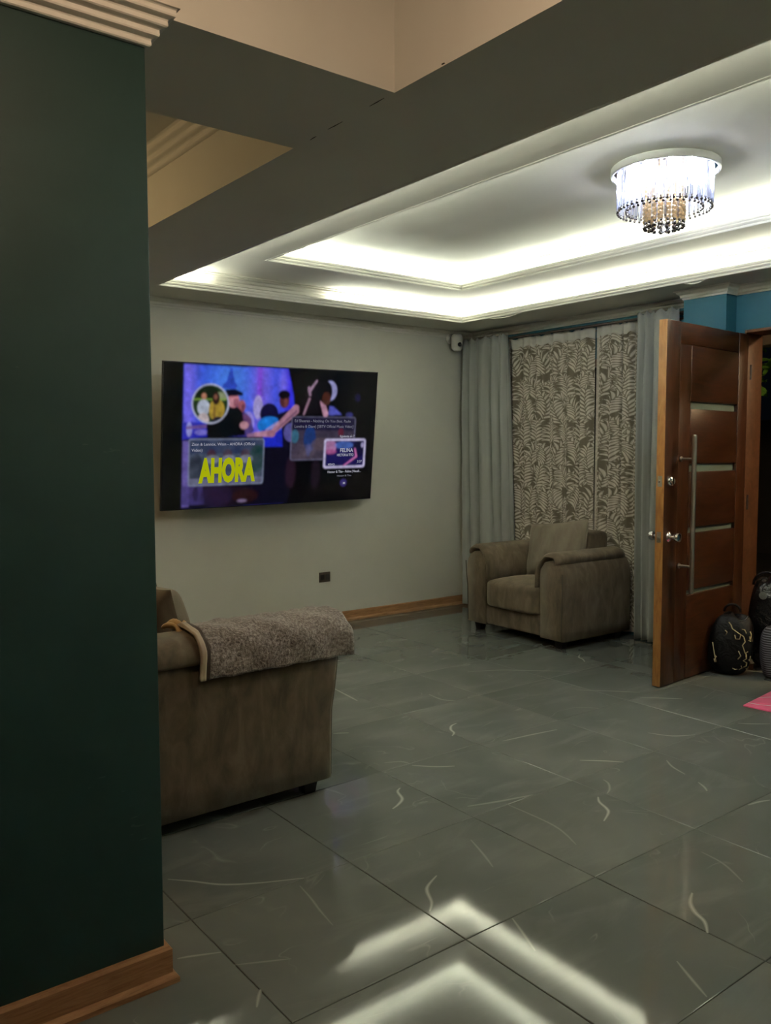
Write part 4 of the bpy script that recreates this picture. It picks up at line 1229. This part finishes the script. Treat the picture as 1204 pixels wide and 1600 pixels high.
emb([(A0+8, 60), (A0+16, 62), (A0+20, 70)]); emb([(A0+26, 82), (A0+34, 84), (A0+30, 76)]); emb([(A0+34, 104), (A0+42, 108), (A0+38, 98)])
emb([(A0-58, 88), (A0-50, 94), (A0-44, 104), (A0-40, 114), (A0-48, 116), (A0-50, 108)]); emb([(A0-46, 100), (A0-38, 104)])
emb([(A0-24, 62), (A0-18, 66), (A0-20, 74)]); emb([(A0+14, 118), (A0+20, 124), (A0+12, 130)]); emb([(A0+2, 92), (A0+8, 98), (A0+2, 104)]); emb([(A0+36, 66), (A0+42, 72), (A0+38, 78), (A0+46, 84)])
emb([(A0-6, 126), (A0, 130), (A0+6, 128)]); emb([(A0+40, 126), (A0+50, 130), (A0+56, 126), (A0+48, 122)])
MB().tube([lean_pt(math.radians(a), math.radians(28+abs(a-250)*.1)) for a in range(190, 330, 10)], .006, 6).build('zip_seam', 'black_gloss', bg, smooth=True)
hb = MB().tube([(.05, -.01+.05*math.cos(a), .40+.05*math.sin(a)) for a in [math.pi*k/8 for k in range(9)]], .008, 8).build('carry_loop', 'black_nylon', bg, smooth=True)

b2 = empty('tote_bag', (5.40, 2.845, 0), math.radians(10)); props(b2, 'tall shiny black bag standing behind the embroidered backpack', 'bag')
pt2 = blob(.085, .115, .295, 3.0, seed=9, lump=.045)
blob_mesh(pt2, 34, 26).build('bag_body', 'black_gloss', b2, smooth=True)
MB().tube([(-.02, .09*math.cos(a), .555+.09*math.sin(a)) for a in [math.pi*k/10 for k in range(11)]], .009, 8).build('handle', 'black_gloss', b2, smooth=True)
MB().lathe([(.026, 0), (.026, .008), (.016, .010), (.016, .002)], 18, (-.098, .0, .50), 'x').build('buckle', 'chrome', b2, autos=True)
b3 = empty('duffel_bag', (5.21, 2.69, 0), math.radians(30)); props(b3, 'black and grey striped duffel bag on the floor by the doorway', 'bag')
pt3 = blob(.105, .085, .165, 3.2, seed=4, lump=.03)
blob_mesh(pt3, 34, 22).build('bag_body', 'striped_cloth', b3, smooth=True)
MB().tube([(.11*math.cos(a), -.02, .30+.07*math.sin(a)) for a in [math.pi*k/10 for k in range(11)]], .008, 8).build('handle', 'black_nylon', b3, smooth=True)

# pink mat
mt = empty('floor_mat', (4.75, 2.28, 0)); props(mt, 'pink fleece mat with white lines lying on the tiles', 'mat')
p0 = Vector(floor_pt(1160, 1104)[:2]); a1 = Vector((.993, .115)); a2 = Vector((.115, -.993))
q = [p0, p0+a1*.55, p0+a1*.55+a2*.85, p0+a2*.85]
mo = [(p.x-4.75, p.y-2.28) for p in q]
mb = MB().loft([[(x, y, .0005) for x, y in mo], [(x*1.0, y, .009) for x, y in mo]])
mb.build('mat_body', 'pink_fleece', mt, bevel=.003)
def line_on_mat(pts):
    P = [floor_pt(u, v, .010) for u, v in pts]
    MB().tube([(p[0]-4.75, p[1]-2.28, .0095) for p in P], .0022, 5).build('stitched_line', 'white_thread', mt)
line_on_mat([(1168, 1098), (1185, 1101), (1215, 1104)]); line_on_mat([(1185, 1090), (1205, 1089), (1230, 1088)])

# ------------------------------------------------------------------ tree outside
tr_ = empty('garden_tree', (8.05, 4.30, -.03)); props(tr_, 'leafy tree standing in the dark yard outside the doorway', 'tree')
MB().tube([(0, .9, 0), (.02, .85, 1.2), (0, .6, 2.0), (-.1, .3, 2.5), (-.15, -.1, 2.75)], [.07, .06, .05, .035, .02], 10).build('trunk', 'bark', tr_, smooth=True)
MB().tube([(-.15, .36, 2.42), (-.25, .30, 2.2), (-.3, .27, 2.02)], [.018, .016, .012], 8).build('branch', 'bark', tr_, smooth=True)
lm = MB()
lp = [(0, 0), (.03, .03), (.042, .065), (.03, .105), (0, .14)]
lm.add([(0, 0, 0), (.03, .03, .008), (.042, .065, .012), (.03, .105, .006), (0, .14, -.01), (-.03, .105, .006), (-.042, .065, .012), (-.03, .03, .008), (0, .065, -.002)],
       [(0, 1, 8), (1, 2, 8), (2, 3, 8), (3, 4, 8), (4, 5, 8), (5, 6, 8), (6, 7, 8), (7, 0, 8)])
lf0 = lm.build('leaf', 'leaf_green', tr_, smooth=True)
rnd = random.Random(5)
for k in range(190):
    c = lf0 if k == 0 else copy_obj(lf0, tr_)
    c.location = (rnd.gauss(-.1, .16), rnd.uniform(-.7, .75), rnd.uniform(1.98, 2.62)+.06*math.sin(k))
    c.rotation_euler = (rnd.uniform(-1.2, .4), rnd.uniform(-.8, .8), rnd.uniform(0, 6.28))
    s = rnd.uniform(.6, 1.1); c.scale = (s, s, s)
